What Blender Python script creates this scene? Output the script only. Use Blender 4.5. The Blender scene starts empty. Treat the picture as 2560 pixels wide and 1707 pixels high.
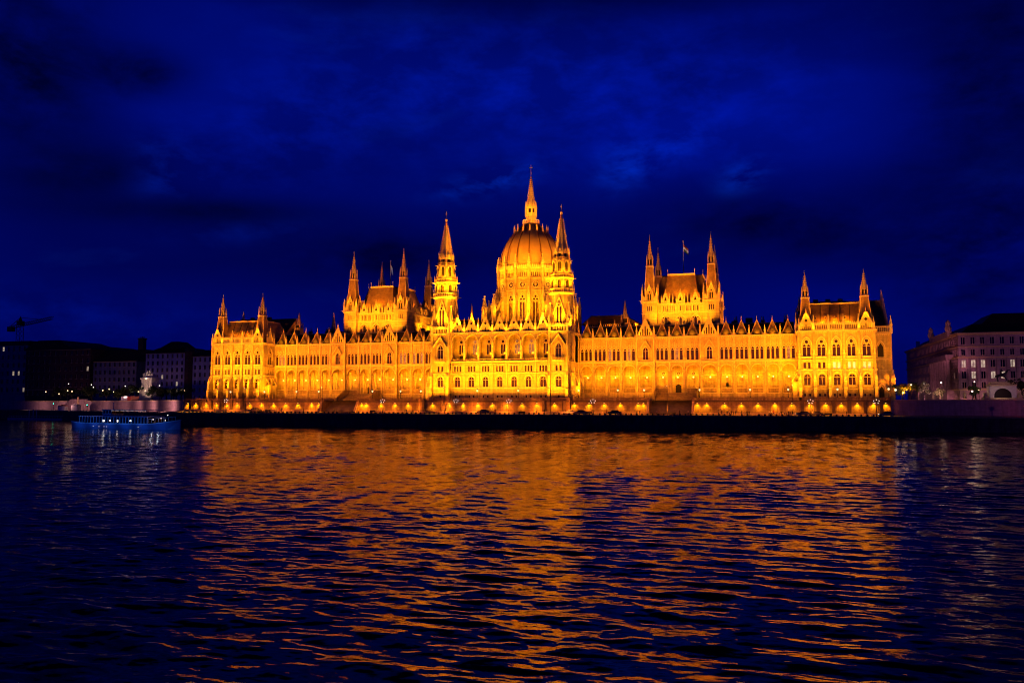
import bpy, math, random
import numpy as np
from mathutils import Vector, Matrix
R = math.radians
rnd = random.Random(7)
scn = bpy.context.scene
COL = scn.collection

# ------------------------------------------------------------------ materials
def mat(name, col, rough=.8, var=.0, scale=1.0, bump=0.0, bscale=4.0, metal=0.0, brick=None, spec=.3, stain=0.0):
    m = bpy.data.materials.new(name); m.use_nodes = True
    nt = m.node_tree; b = nt.nodes['Principled BSDF']
    b.inputs['Base Color'].default_value = (*col, 1); b.inputs['Roughness'].default_value = rough
    b.inputs['Metallic'].default_value = metal; b.inputs['Specular IOR Level'].default_value = spec
    tc = nt.nodes.new('ShaderNodeTexCoord')
    out = None
    if var > 0:
        n = nt.nodes.new('ShaderNodeTexNoise'); n.inputs['Scale'].default_value = scale; n.inputs['Detail'].default_value = 6
        n.inputs['Roughness'].default_value = .65
        nt.links.new(tc.outputs['Object'], n.inputs['Vector'])
        r = nt.nodes.new('ShaderNodeValToRGB')
        r.color_ramp.elements[0].position = .3; r.color_ramp.elements[1].position = .7
        r.color_ramp.elements[0].color = tuple(c*(1-var) for c in col)+(1,)
        r.color_ramp.elements[1].color = tuple(min(1, c*(1+var)) for c in col)+(1,)
        nt.links.new(n.outputs['Fac'], r.inputs['Fac']); out = r.outputs['Color']
    if stain > 0:
        # weathering runs: noise stretched down the wall
        mp = nt.nodes.new('ShaderNodeMapping'); mp.inputs['Scale'].default_value = (1.3, 1.3, .12)
        n2 = nt.nodes.new('ShaderNodeTexNoise'); n2.inputs['Scale'].default_value = 1.0; n2.inputs['Detail'].default_value = 5
        nt.links.new(tc.outputs['Object'], mp.inputs['Vector']); nt.links.new(mp.outputs['Vector'], n2.inputs['Vector'])
        r2 = nt.nodes.new('ShaderNodeValToRGB')
        r2.color_ramp.elements[0].position = .35; r2.color_ramp.elements[0].color = (1-stain, 1-stain, 1-stain, 1)
        r2.color_ramp.elements[1].position = .62; r2.color_ramp.elements[1].color = (1, 1, 1, 1)
        nt.links.new(n2.outputs['Fac'], r2.inputs['Fac'])
        mx = nt.nodes.new('ShaderNodeMixRGB'); mx.blend_type = 'MULTIPLY'; mx.inputs['Fac'].default_value = 1
        nt.links.new(out, mx.inputs['Color1']); nt.links.new(r2.outputs['Color'], mx.inputs['Color2']); out = mx.outputs['Color']
    hgt = None
    if brick:
        bw, bh, mortar, dark = brick
        # courses: world x+y along the wall, z up
        sp = nt.nodes.new('ShaderNodeSeparateXYZ'); nt.links.new(tc.outputs['Object'], sp.inputs[0])
        ad = nt.nodes.new('ShaderNodeMath'); ad.operation = 'ADD'
        nt.links.new(sp.outputs[0], ad.inputs[0]); nt.links.new(sp.outputs[1], ad.inputs[1])
        cb = nt.nodes.new('ShaderNodeCombineXYZ'); nt.links.new(ad.outputs[0], cb.inputs[0]); nt.links.new(sp.outputs[2], cb.inputs[1])
        bt = nt.nodes.new('ShaderNodeTexBrick'); bt.inputs['Scale'].default_value = 1
        bt.inputs['Brick Width'].default_value = bw; bt.inputs['Row Height'].default_value = bh
        bt.inputs['Mortar Size'].default_value = mortar
        bt.inputs['Color1'].default_value = (1, 1, 1, 1); bt.inputs['Color2'].default_value = (.82, .82, .82, 1)
        bt.inputs['Mortar'].default_value = (dark, dark, dark, 1)
        nt.links.new(cb.outputs[0], bt.inputs['Vector'])
        mx = nt.nodes.new('ShaderNodeMixRGB'); mx.blend_type = 'MULTIPLY'; mx.inputs['Fac'].default_value = 1
        if out is None: mx.inputs['Color1'].default_value = (*col, 1)
        else: nt.links.new(out, mx.inputs['Color1'])
        nt.links.new(bt.outputs['Color'], mx.inputs['Color2']); out = mx.outputs['Color']
    if out is not None: nt.links.new(out, b.inputs['Base Color'])
    if bump > 0:
        n3 = nt.nodes.new('ShaderNodeTexNoise'); n3.inputs['Scale'].default_value = bscale; n3.inputs['Detail'].default_value = 5
        nt.links.new(tc.outputs['Object'], n3.inputs['Vector'])
        bp = nt.nodes.new('ShaderNodeBump'); bp.inputs['Strength'].default_value = bump; bp.inputs['Distance'].default_value = .2
        nt.links.new(n3.outputs['Fac'], bp.inputs['Height']); nt.links.new(bp.outputs['Normal'], b.inputs['Normal'])
    return m
def emis(name, col, strength, base=(.8, .8, .8)):
    m = bpy.data.materials.new(name); m.use_nodes = True; b = m.node_tree.nodes['Principled BSDF']
    b.inputs['Base Color'].default_value = (*base, 1)
    b.inputs['Emission Color'].default_value = (*col, 1); b.inputs['Emission Strength'].default_value = strength
    return m
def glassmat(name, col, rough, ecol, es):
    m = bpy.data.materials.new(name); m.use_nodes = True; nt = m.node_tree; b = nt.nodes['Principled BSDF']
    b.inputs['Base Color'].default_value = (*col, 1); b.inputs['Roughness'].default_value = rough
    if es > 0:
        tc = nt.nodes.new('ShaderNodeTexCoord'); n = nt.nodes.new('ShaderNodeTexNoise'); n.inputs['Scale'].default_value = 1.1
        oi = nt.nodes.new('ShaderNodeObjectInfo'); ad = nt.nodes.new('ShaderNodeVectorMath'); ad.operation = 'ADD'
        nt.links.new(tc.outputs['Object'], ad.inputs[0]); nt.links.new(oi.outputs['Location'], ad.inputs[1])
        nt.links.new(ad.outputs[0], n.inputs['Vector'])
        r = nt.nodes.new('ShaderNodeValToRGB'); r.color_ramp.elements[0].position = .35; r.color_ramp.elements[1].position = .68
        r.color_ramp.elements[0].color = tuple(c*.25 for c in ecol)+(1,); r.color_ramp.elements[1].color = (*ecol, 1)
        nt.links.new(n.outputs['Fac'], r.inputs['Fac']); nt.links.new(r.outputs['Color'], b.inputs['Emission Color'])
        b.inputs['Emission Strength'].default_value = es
    return m
M = {}
M['stone'] = mat('limestone', (.60, .44, .20), .85, .24, .45, .6, 3.0, brick=(1.1, .5, .03, .65), stain=.34)
M['carve'] = mat('carved_limestone', (.66, .50, .25), .85, .24, 2.6, .9, 6.0)
M['base'] = mat('rusticated_base', (.40, .27, .13), .9, .28, .5, .6, 3.0, brick=(1.5, .55, .035, .5), stain=.3)
M['dkstone'] = mat('shade_darkened_stone', (.15, .11, .075), .9, .3, .6, .5, 3.0, brick=(1.3, .55, .03, .6))  # darker stone colour stands in for shade on the terrace wall piers
M['tile'] = mat('red_brown_roof_tile', (.30, .18, .06), .55, .3, .8, .5, 5.0, brick=(.5, .35, .03, .7), spec=.4)
M['dometile'] = mat('dome_copper_brown', (.42, .25, .085), .5, .14, .35, .25, 4.0, spec=.4)
M['slate'] = mat('dark_slate', (.045, .035, .03), .6, .35, 1.2, .4, 5.0, brick=(.5, .35, .03, .7))
M['rib'] = mat('dome_rib_dark', (.15, .06, .022), .6, .2, 1.0)
M['spirerib'] = mat('spire_tile', (.36, .19, .09), .6, .2, 1.5, .4, 5.0, brick=(.5, .3, .02, .75))
M['void'] = mat('opening_shade', (.016, .008, .005), .7)  # near-black panels paint the shade inside openings
M['iron'] = mat('black_iron', (.03, .028, .026), .5, .2, 3)
M['gilt'] = mat('gilt_finial', (.75, .6, .35), .4, .1, 3, metal=.5)
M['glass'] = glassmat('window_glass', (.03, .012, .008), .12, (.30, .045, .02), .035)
M['glasswarm'] = glassmat('warm_lit_glass', (.1, .06, .04), .2, (1, .5, .22), .32)
M['glasslit'] = glassmat('lit_window_glass', (.5, .45, .4), .3, (1, .78, .55), .6)
M['glassdk'] = glassmat('dark_window_glass', (.01, .01, .02), .15, (0, 0, 0), 0)
M['quay'] = mat('quay_paving', (.22, .19, .16), .85, .25, .6, .3, 3.0, brick=(1.2, .8, .02, .7))
M['asphalt'] = mat('asphalt', (.055, .052, .05), .85, .25, .4, .3, 6)
M['quaywall'] = mat('quay_wall_stone', (.085, .08, .08), .85, .4, .35, .5, 2.5, brick=(1.8, .6, .03, .6), stain=.35)
M['ground'] = mat('city_ground', (.07, .06, .05), .9, .3, .2, .2, 2)
M['foliage'] = mat('leaf_green', (.055, .09, .02), .7, .4, .7)
M['foliage2'] = mat('leaf_dark_green', (.03, .05, .015), .7, .4, .7)
M['bark'] = mat('bark', (.06, .045, .03), .9, .3, 3)
M['paleblock'] = mat('pale_plaster', (.58, .58, .66), .85, .15, .3, stain=.25)
M['brownblock'] = mat('brown_brick_facade', (.13, .06, .05), .9, .25, .3, brick=(.6, .2, .02, .7))
M['greyblock'] = mat('grey_plaster', (.26, .27, .32), .9, .2, .3, stain=.25)
M['ministry'] = mat('purple_grey_stone_facade', (.46, .33, .34), .85, .18, .3, .2, 2, brick=(1.4, .6, .03, .75), stain=.25)
M['monstone'] = mat('monument_stone', (.66, .60, .54), .8, .12, 1.0, .6, 3)
M['skin'] = mat('skin', (.35, .2, .13), .7)
M['lampglow'] = emis('lamp_globe_glow', (1, .66, .3), 1.7)
M['lampwhite'] = emis('white_lamp_glow', (1, .8, .7), 1.8)
M['arcglow'] = emis('arcade_lamp_glow', (1, .72, .16), 5)
M['wallglow'] = emis('wall_lamp_glow', (1, .70, .12), 2.5)
M['redglow'] = emis('red_signal_glow', (1, .03, .06), 30)
M['greenglow'] = emis('green_signal_glow', (.05, 1, .5), 10)
M['headglow'] = emis('headlamp_glow', (1, .93, .85), 3)
M['boatblue'] = mat('blue_boat_paint', (.10, .18, .42), .35, .1, .6)
M['boatwhite'] = mat('white_boat_paint', (.45, .5, .62), .4, .1, .6)
M['tent'] = mat('white_canvas', (.7, .7, .66), .8, .06, .5)
M['redcloth'] = mat('red_canvas', (.5, .05, .04), .8)
M['orangecloth'] = mat('orange_canvas', (.6, .25, .12), .8)

# ------------------------------------------------------------------ mesh builder
class MB:
    def __init__(s, mats=('stone',), mirror=1):
        s.v = []; s.f = []; s.m = []; s.cur = 0; s.mats = list(mats); s.mir = mirror; s.q = []; s.at()
    def at(s, x=0, y=0, z=0, deg=0):
        s.o = (x, y, z); s.c = math.cos(R(deg)); s.s = math.sin(R(deg)); s.deg = deg; return s
    def W(s, x, y, z):
        return (s.mir*(s.o[0]+x*s.c-y*s.s), s.o[1]+x*s.s+y*s.c, s.o[2]+z)
    def mt(s, name):
        if name not in s.mats: s.mats.append(name)
        s.cur = s.mats.index(name); return s
    def poly(s, pts):
        i = len(s.v); s.v += [s.W(*p) for p in pts]; s.f.append(list(range(i, i+len(pts)))); s.m.append(s.cur)
    def box(s, x0, x1, y0, y1, z0, z1):
        s.frust(x0, x1, y0, y1, z0, x0, x1, y0, y1, z1)
    def frust(s, x0, x1, y0, y1, z0, X0, X1, Y0, Y1, z1):
        i = len(s.v)
        for p in ((x0, y0, z0), (x1, y0, z0), (x1, y1, z0), (x0, y1, z0), (X0, Y0, z1), (X1, Y0, z1), (X1, Y1, z1), (X0, Y1, z1)):
            s.v.append(s.W(*p))
        for f in ((3, 2, 1, 0), (4, 5, 6, 7), (0, 1, 5, 4), (1, 2, 6, 5), (2, 3, 7, 6), (3, 0, 4, 7)):
            s.f.append([i+k for k in f]); s.m.append(s.cur)
    def prism(s, pts, y0, y1):          # outline in x,z pushed from y0 to y1
        n = len(pts); i = len(s.v)
        s.v += [s.W(x, y0, z) for x, z in pts]+[s.W(x, y1, z) for x, z in pts]
        s.f.append([i+k for k in range(n)]); s.m.append(s.cur); s.f.append([i+n+k for k in reversed(range(n))]); s.m.append(s.cur)
        for k in range(n):
            j = (k+1) % n; s.f.append([i+k, i+j, i+n+j, i+n+k]); s.m.append(s.cur)
    def ext(s, pts, z0, z1):            # outline in x,y raised from z0 to z1
        n = len(pts); i = len(s.v)
        s.v += [s.W(x, y, z0) for x, y in pts]+[s.W(x, y, z1) for x, y in pts]
        s.f.append([i+k for k in range(n)]); s.m.append(s.cur); s.f.append([i+n+k for k in range(n)]); s.m.append(s.cur)
        for k in range(n):
            j = (k+1) % n; s.f.append([i+k, i+j, i+n+j, i+n+k]); s.m.append(s.cur)
    def lathe(s, cx, cy, rings, n=8, rot=None, cap=True):
        rot = math.pi/n if rot is None else rot
        i = len(s.v)
        for r, z in rings:
            for k in range(n):
                a = rot+2*math.pi*k/n
                s.v.append(s.W(cx+r*math.sin(a), cy-r*math.cos(a), z))
        for j in range(len(rings)-1):
            for k in range(n):
                l = (k+1) % n
                s.f.append([i+j*n+k, i+j*n+l, i+(j+1)*n+l, i+(j+1)*n+k]); s.m.append(s.cur)
        if cap:
            s.f.append([i+k for k in range(n)]); s.m.append(s.cur)
            s.f.append([i+(len(rings)-1)*n+k for k in range(n)]); s.m.append(s.cur)
    def beam(s, a, b, w, h=None):
        h = h or w; a = Vector(a); b = Vector(b); d = (b-a)
        if d.length < 1e-6: return
        d.normalize(); up = Vector((0, 0, 1)) if abs(d.z) < .95 else Vector((0, 1, 0))
        u = d.cross(up).normalized(); v = u.cross(d)
        i = len(s.v)
        for p in (a, b):
            for su, sv in ((-1, -1), (1, -1), (1, 1), (-1, 1)):
                q = p+u*(su*w/2)+v*(sv*h/2); s.v.append(s.W(q.x, q.y, q.z))
        for f in ((0, 1, 2, 3), (7, 6, 5, 4), (0, 1, 5, 4), (1, 2, 6, 5), (2, 3, 7, 6), (3, 0, 4, 7)):
            s.f.append([i+k for k in f]); s.m.append(s.cur)
    def ball(s, x, y, z, r, n=8):
        s.lathe(x, y, [(r*.02, z-r), (r*.7, z-r*.7), (r, z), (r*.7, z+r*.7), (r*.02, z+r)], n)
    def build(s, name, parent=None, smooth=False):
        me = bpy.data.meshes.new(name)
        me.from_pydata(s.v, [], s.f)
        for n in s.mats: me.materials.append(M[n])
        me.polygons.foreach_set('material_index', s.m)
        if smooth: me.polygons.foreach_set('use_smooth', [True]*len(s.f))
        me.update()
        o = bpy.data.objects.new(name, me); COL.objects.link(o)
        if parent: o.parent = parent
        for (wn, wm, loc, rz, lab) in s.q:
            w = bpy.data.objects.new(wn, wm); COL.objects.link(w); w.parent = o; w.location = loc; w.rotation_euler = (0, 0, rz)
            if lab: w['label'] = lab
        return o
# ---- architectural vocabulary (local x along the wall, -y towards the viewer)
def arch(a, b, zs, zt, kind, n=5):
    if kind == 'f': return [(a, zt), (b, zt)]
    if kind == 'd': return [(a, zs), ((a+b)/2, zt), (b, zs)]
    A = R(62) if kind == 'p' else R(90); w = (b-a)/2; L = []
    for k in range(n+1):
        t = k/n*A; L.append((w*(1-math.cos(t))/(1-math.cos(A)), zs+(zt-zs)*math.sin(t)/math.sin(A)))
    left = [(a+x, z) for x, z in L]; right = [(b-x, z) for x, z in reversed(L[:-1])]
    return left+right
def spring(z0, w, h, kind):
    return z0+h-(w*.5 if kind == 'r' else w*.8 if kind == 'p' else w*.5 if kind == 'd' else 0)
def wallrow(m, x0, x1, z0, z1, holes, dep=.45, y=0):
    """a stretch of wall with recessed openings: holes = (centre, bottom, width, height, kind)"""
    hs = sorted(holes)
    if not hs:
        m.poly([(x0, y, z0), (x1, y, z0), (x1, y, z1), (x0, y, z1)]); return
    cuts = [x0]+[(hs[i][0]+hs[i][2]/2+hs[i+1][0]-hs[i+1][2]/2)/2 for i in range(len(hs)-1)]+[x1]
    for i, (cx, zb, w, h, kind) in enumerate(hs):
        c0, c1 = cuts[i], cuts[i+1]; a, b = cx-w/2, cx+w/2; zs = spring(zb, w, h, kind); top = arch(a, b, zs, zb+h, kind)
        m.poly([(c0, y, z0), (a, y, z0), (a, y, z1), (c0, y, z1)]); m.poly([(b, y, z0), (c1, y, z0), (c1, y, z1), (b, y, z1)])
        if zb > z0+1e-4: m.poly([(a, y, z0), (b, y, z0), (b, y, zb), (a, y, zb)])
        for p, q in zip(top[:-1], top[1:]):
            m.poly([(p[0], y, p[1]), (q[0], y, q[1]), (q[0], y, z1), (p[0], y, z1)])
        ring = [(a, zb)]+(top if kind != 'f' else [(a, zb+h), (b, zb+h)])+[(b, zb)]
        if kind != 'f' and kind != 'd': pass
        for p, q in zip(ring, ring[1:]+ring[:1]):
            m.poly([(p[0], y, p[1]), (q[0], y, q[1]), (q[0], y+dep, q[1]), (p[0], y+dep, p[1])])
def hood(m, cx, zs, w, rise, kind='p', t=.16, pr=.16, y=0, legs=0):
    a = arch(cx-w/2, cx+w/2, zs, zs+rise, kind); b = arch(cx-w/2-t, cx+w/2+t, zs, zs+rise+t*1.3, kind)
    if legs:
        a = [(a[0][0], zs-legs)]+a+[(a[-1][0], zs-legs)]; b = [(b[0][0], zs-legs)]+b+[(b[-1][0], zs-legs)]
    for i in range(len(a)-1):
        m.prism([a[i], a[i+1], b[i+1], b[i]], y-pr, y+.02)
def pin(m, x, y, z, w, h, cap=.55):
    hs = h*(1-cap); r = w/2
    m.box(x-r, x+r, y-r, y+r, z, z+hs)
    m.box(x-r*1.35, x+r*1.35, y-r*1.35, y+r*1.35, z+hs, z+hs+r*.5)
    m.frust(x-r*1.05, x+r*1.05, y-r*1.05, y+r*1.05, z+hs+r*.5, x-.03, x+.03, y-.03, y+.03, z+h)
    m.box(x-r*.45, x+r*.45, y-r*.45, y+r*.45, z+h*.93, z+h*.93+r*.7)
def gable(m, cx, y, z, w, h, th=.35, crock=8, slots=None, rose=None):
    m.prism([(cx-w/2, z), (cx+w/2, z), (cx, z+h)], y, y+th)
    L = math.hypot(w/2, h)
    for sg in (-1, 1):
        m.beam((cx+sg*w/2, y-.08, z), (cx, y-.08, z+h+.15), .26, .26)
        for k in range(1, crock+1):
            t = k/(crock+1); x = cx+sg*w/2*(1-t); zz = z+h*t
            m.box(x+sg*.1-.13, x+sg*.1+.13, y-.16, y+.16, zz+.05, zz+.36)
    m.box(cx-.1, cx+.1, y-.1, y+.1, z+h, z+h+.9); m.box(cx-.26, cx+.26, y-.16, y+.16, z+h+.45, z+h+.68)
    m.frust(cx-.14, cx+.14, y-.14, y+.14, z+h+.9, cx-.02, cx+.02, y-.02, y+.02, z+h+1.6)
def cornice(m, x0, x1, y, z, pr=.5, h=.5, step=.62, dent=.3, dz=.42):
    m.box(x0, x1, y-pr, y+.05, z, z+h*.55); m.box(x0, x1, y-pr-.12, y+.03, z+h*.55+.002, z+h)
    n = max(1, int((x1-x0)/step)); s = (x1-x0)/n
    for i in range(n):
        x = x0+(i+.5)*s; m.box(x-dent/2, x+dent/2, y-pr*.85, y+.02, z-dz, z-.003)
def string(m, x0, x1, y, z, pr=.22, h=.24):
    m.box(x0, x1, y-pr, y+.02, z, z+h)
def balus(m, x0, x1, y, z, h, step=.4, w=.16, th=.22):
    m.box(x0, x1, y, y+th, z, z+h*.14); m.box(x0, x1, y-.03, y+th+.03, z+h*.84, z+h)
    n = max(1, int((x1-x0)/step)); s = (x1-x0)/n
    for i in range(n+1):
        x = x0+i*s; m.box(x-w/2, x+w/2, y+.03, y+th-.03, z+h*.14, z+h*.84)
# ---- windows: shared meshes, glass + stone tracery
WM = {}
def winmesh(key, shapes, lit=False):
    """shapes: ('a',cx,z0,w,h,kind,lights,transom) glass in an opening; ('r',cx,z,r) a round light proud of the wall"""
    k = (key, lit)
    if k in WM: return WM[k]
    v = []; f = []; mi = []
    def bx(x0, x1, y0, y1, z0, z1, m):
        i = len(v); v.extend([(x0, y0, z0), (x1, y0, z0), (x1, y1, z0), (x0, y1, z0), (x0, y0, z1), (x1, y0, z1), (x1, y1, z1), (x0, y1, z1)])
        for q in ((3, 2, 1, 0), (4, 5, 6, 7), (0, 1, 5, 4), (1, 2, 6, 5), (2, 3, 7, 6), (3, 0, 4, 7)): f.append([i+t for t in q]); mi.append(m)
    D = .32
    for s in shapes:
        if s[0] == 'a':
            _, cx, z0, w, h, kind, nl, tr = s
            zs = spring(z0, w, h, kind); a, b = cx-w/2, cx+w/2
            top = arch(a, b, zs, z0+h, kind); ring = [(a, z0)]+top+[(b, z0)]
            i = len(v); v.extend([(x, D, z) for x, z in ring]); f.append([i+t for t in range(len(ring))]); mi.append(0)
            for p in range(1, nl):
                x = a+w*p/nl; zt = z0+h-(w*.12 if kind != 'f' else 0.02)
                bx(x-.055, x+.055, D-.14, D-.02, z0+.01, zt, 1)
            if tr: bx(a+.01, b-.01, D-.1, D-.025, zs-.07, zs+.05, 1)
            bx(a-.12, b+.12, -.16, -.01, z0-.2, z0-.02, 1)
        else:
            _, cx, z, r = s[:4]; n = 14; i = len(v)
            v.extend([(cx+r*math.cos(2*math.pi*t/n), -.03, z+r*math.sin(2*math.pi*t/n)) for t in range(n)]); f.append([i+t for t in range(n)]); mi.append(0)
            for t in range(n):
                a0, a1 = 2*math.pi*t/n, 2*math.pi*(t+1)/n; j = len(v)
                for aa in (a0, a1):
                    for rr in (r, r*1.28):
                        v.append((cx+rr*math.cos(aa), -.11, z+rr*math.sin(aa))); v.append((cx+rr*math.cos(aa), 0, z+rr*math.sin(aa)))
                f.append([j, j+4, j+6, j+2]); f.append([j, j+4, j+5, j+1]); f.append([j+2, j+6, j+7, j+3]); mi += [1, 1, 1]
            if len(s) > 4:      # a star of tracery bars
                for t in range(s[4]):
                    aa = math.pi*t/s[4]; ca, sa = math.cos(aa), math.sin(aa); e = .045*r/.6; j = len(v)
                    for q in ((-r, -e), (r, -e), (r, e), (-r, e)): v.append((cx+q[0]*ca-q[1]*sa, -.07-.002*t, z+q[0]*sa+q[1]*ca))
                    f.append([j, j+1, j+2, j+3]); mi.append(1)
    me = bpy.data.meshes.new('window'); me.from_pydata(v, [], f)
    me.materials.append(M['glasslit' if lit == 1 else 'glassdk' if lit == 2 else 'glasswarm' if lit == 3 else 'glass']); me.materials.append(M['carve'])
    me.polygons.foreach_set('material_index', mi); me.update(); WM[k] = me
    return me
UN = {
 'twin_lancet_window': [('a', -.68, 0, 1.06, 3.9, 'p', 1, 1), ('a', .68, 0, 1.06, 3.9, 'p', 1, 1), ('r', 0, 4.75, .55)],
 'paired_window': [('a', -.72, 0, .8, 2.0, 'f', 1, 0), ('a', .72, 0, .8, 2.0, 'f', 1, 0)],
 'arched_window': [('a', 0, 0, 2.0, 3.6, 'r', 2, 1)],
 'cellar_window': [('a', 0, 0, .6, .85, 'f', 1, 0)],
 'lancet_window': [('a', 0, 0, .94, 4.2, 'p', 1, 1)],
 'gabled_window': [('a', 0, 0, 1.8, 4.5, 'p', 2, 1)],
 'triple_window': [('a', -1.02, 0, .62, 2.1, 'f', 1, 0), ('a', 0, 0, .62, 2.1, 'f', 1, 0), ('a', 1.02, 0, .62, 2.1, 'f', 1, 0)],
 'loggia_window': [('a', -.5, 0, .75, 3.6, 'p', 1, 0), ('a', .5, 0, .75, 3.6, 'p', 1, 0), ('r', 0, 4.5, .55)],
 'tower_window': [('a', 0, 0, 1.9, 5.6, 'p', 2, 1)],
 'belfry_window': [('a', -.55, 0, .62, 6.0, 'p', 1, 0), ('a', .55, 0, .62, 6.0, 'p', 1, 0), ('r', 0, 6.6, .42)],
 'slit_window': [('a', -.7, 0, .36, 2.0, 'p', 1, 0), ('a', 0, 0, .36, 2.0, 'p', 1, 0), ('a', .7, 0, .36, 2.0, 'p', 1, 0)],
 'traceried_window': [('a', -1.25, 0, .95, 4.1, 'p', 1, 0), ('a', 0, 0, .95, 5.5, 'p', 1, 0), ('a', 1.25, 0, .95, 4.1, 'p', 1, 0), ('r', -.85, 5.1, .3), ('r', .85, 5.1, .3)],
 'dome_lancet_window': [('a', -.62, 0, 1.0, 9.6, 'p', 2, 0), ('a', .62, 0, 1.0, 9.6, 'p', 2, 0), ('r', -.6, 10.4, .42), ('r', .6, 10.4, .42), ('r', 0, 11.5, .42)],
 'star_window': [('r', 0, 0, 1.05, 4)],
 'rose_window': [('r', 0, 0, .48)],
 'star_rosette': [('r', 0, 0, .6, 3)],
 'twin_window': [('a', -.62, 0, .85, 3.2, 'p', 1, 1), ('a', .62, 0, .85, 3.2, 'p', 1, 1)],
 'gallery_opening': [('a', 0, 0, .42, 1.8, 'p', 1, 0)],
}
def unit(m, name, x, z, y=0, lit=0, lab=None):
    """queue a window object; return the holes it needs"""
    sh = UN[name]
    loc = m.W(x, y, z); rz = R(m.deg)*m.mir
    m.q.append((name, winmesh(name, sh, lit), loc, rz, lab))
    return [(x+s[1], z+s[2], s[3], s[4], s[5]) for s in sh if s[0] == 'a']
def tag(o, label=None, cat=None, group=None, kind=None):
    if label: o['label'] = label
    if cat: o['category'] = cat
    if group: o['group'] = group
    if kind: o['kind'] = kind
    return o
def empty(name, loc=(0, 0, 0), rz=0):
    o = bpy.data.objects.new(name, None); COL.objects.link(o); o.location = loc; o.rotation_euler = (0, 0, rz); return o
def copy_tree(o, parent=None):
    c = o.copy(); COL.objects.link(c)
    if parent: c.parent = parent
    for ch in list(o.children): copy_tree(ch, c)
    return c
# ------------------------------------------------------------------ the riverside palace
G0 = 9.2                       # terrace level
PAL = tag(empty('parliament_building', (0, 8, G0)), 'long floodlit neo-gothic palace with a ribbed central dome and many spires', 'palace')
def part(m, name, parent=PAL):
    o = m.build(name, parent); o.matrix_parent_inverse = Matrix.Identity(4)
    return o
PAL.location = (0, 0, 0)
def sub(m, name, parent): return part(m, name, parent)
def spirelet(mm, x, y, z0, w0, z1, w1, zc, ztip, par, n=4, nm='spire', rot=None):
    """steep tiled turret roof, open crown and needle"""
    s = mm
    s.mt('tile'); s.frust(x-w0, x+w0, y-w0, y+w0, z0, x-w1, x+w1, y-w1, y+w1, z1)
    s.mt('carve')
    for a, b in ((-1, -1), (1, -1), (1, 1), (-1, 1)): s.beam((x+a*w0, y+b*w0, z0), (x+a*w1, y+b*w1, z1), .16)
    s.box(x-w1-.25, x+w1+.25, y-w1-.25, y+w1+.25, z1, z1+.4)
    r = w1*.86
    s.mt('void'); s.box(x-r*.7, x+r*.7, y-r*.7, y+r*.7, z1+.4, zc); s.mt('carve')
    for a in (-1, 0, 1):
        for b in (-1, 0, 1):
            if a or b: pin(s, x+a*r, y+b*r, z1+.4, .3, (zc-z1)*(1.25 if a and b else 1.0), .4)
    s.box(x-r, x+r, y-r, y+r, z1+.4, z1+.85)
    s.lathe(x, y, [(r*1.02, zc-.5), (r*.95, zc), (r*.45, zc+(ztip-zc)*.45), (.07, ztip-.9)], 8)
    for k in range(8):
        a = math.pi/8+k*math.pi/4
        for t in (.06, .16, .27, .38, .5, .62, .74):
            rr = r*(.97-.93*t)+.05; zz = zc+(ztip-zc)*t*.92
            s.box(x+rr*math.sin(a)-.07, x+rr*math.sin(a)+.07, y-rr*math.cos(a)-.07, y-rr*math.cos(a)+.07, zz, zz+.26)
    s.mt('gilt'); s.ball(x, y, ztip-.75, .17, 6); s.beam((x, y, ztip-.9), (x, y, ztip), .06); s.box(x-.2, x+.2, y-.03, y+.03, ztip-.3, ztip-.22)

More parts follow.
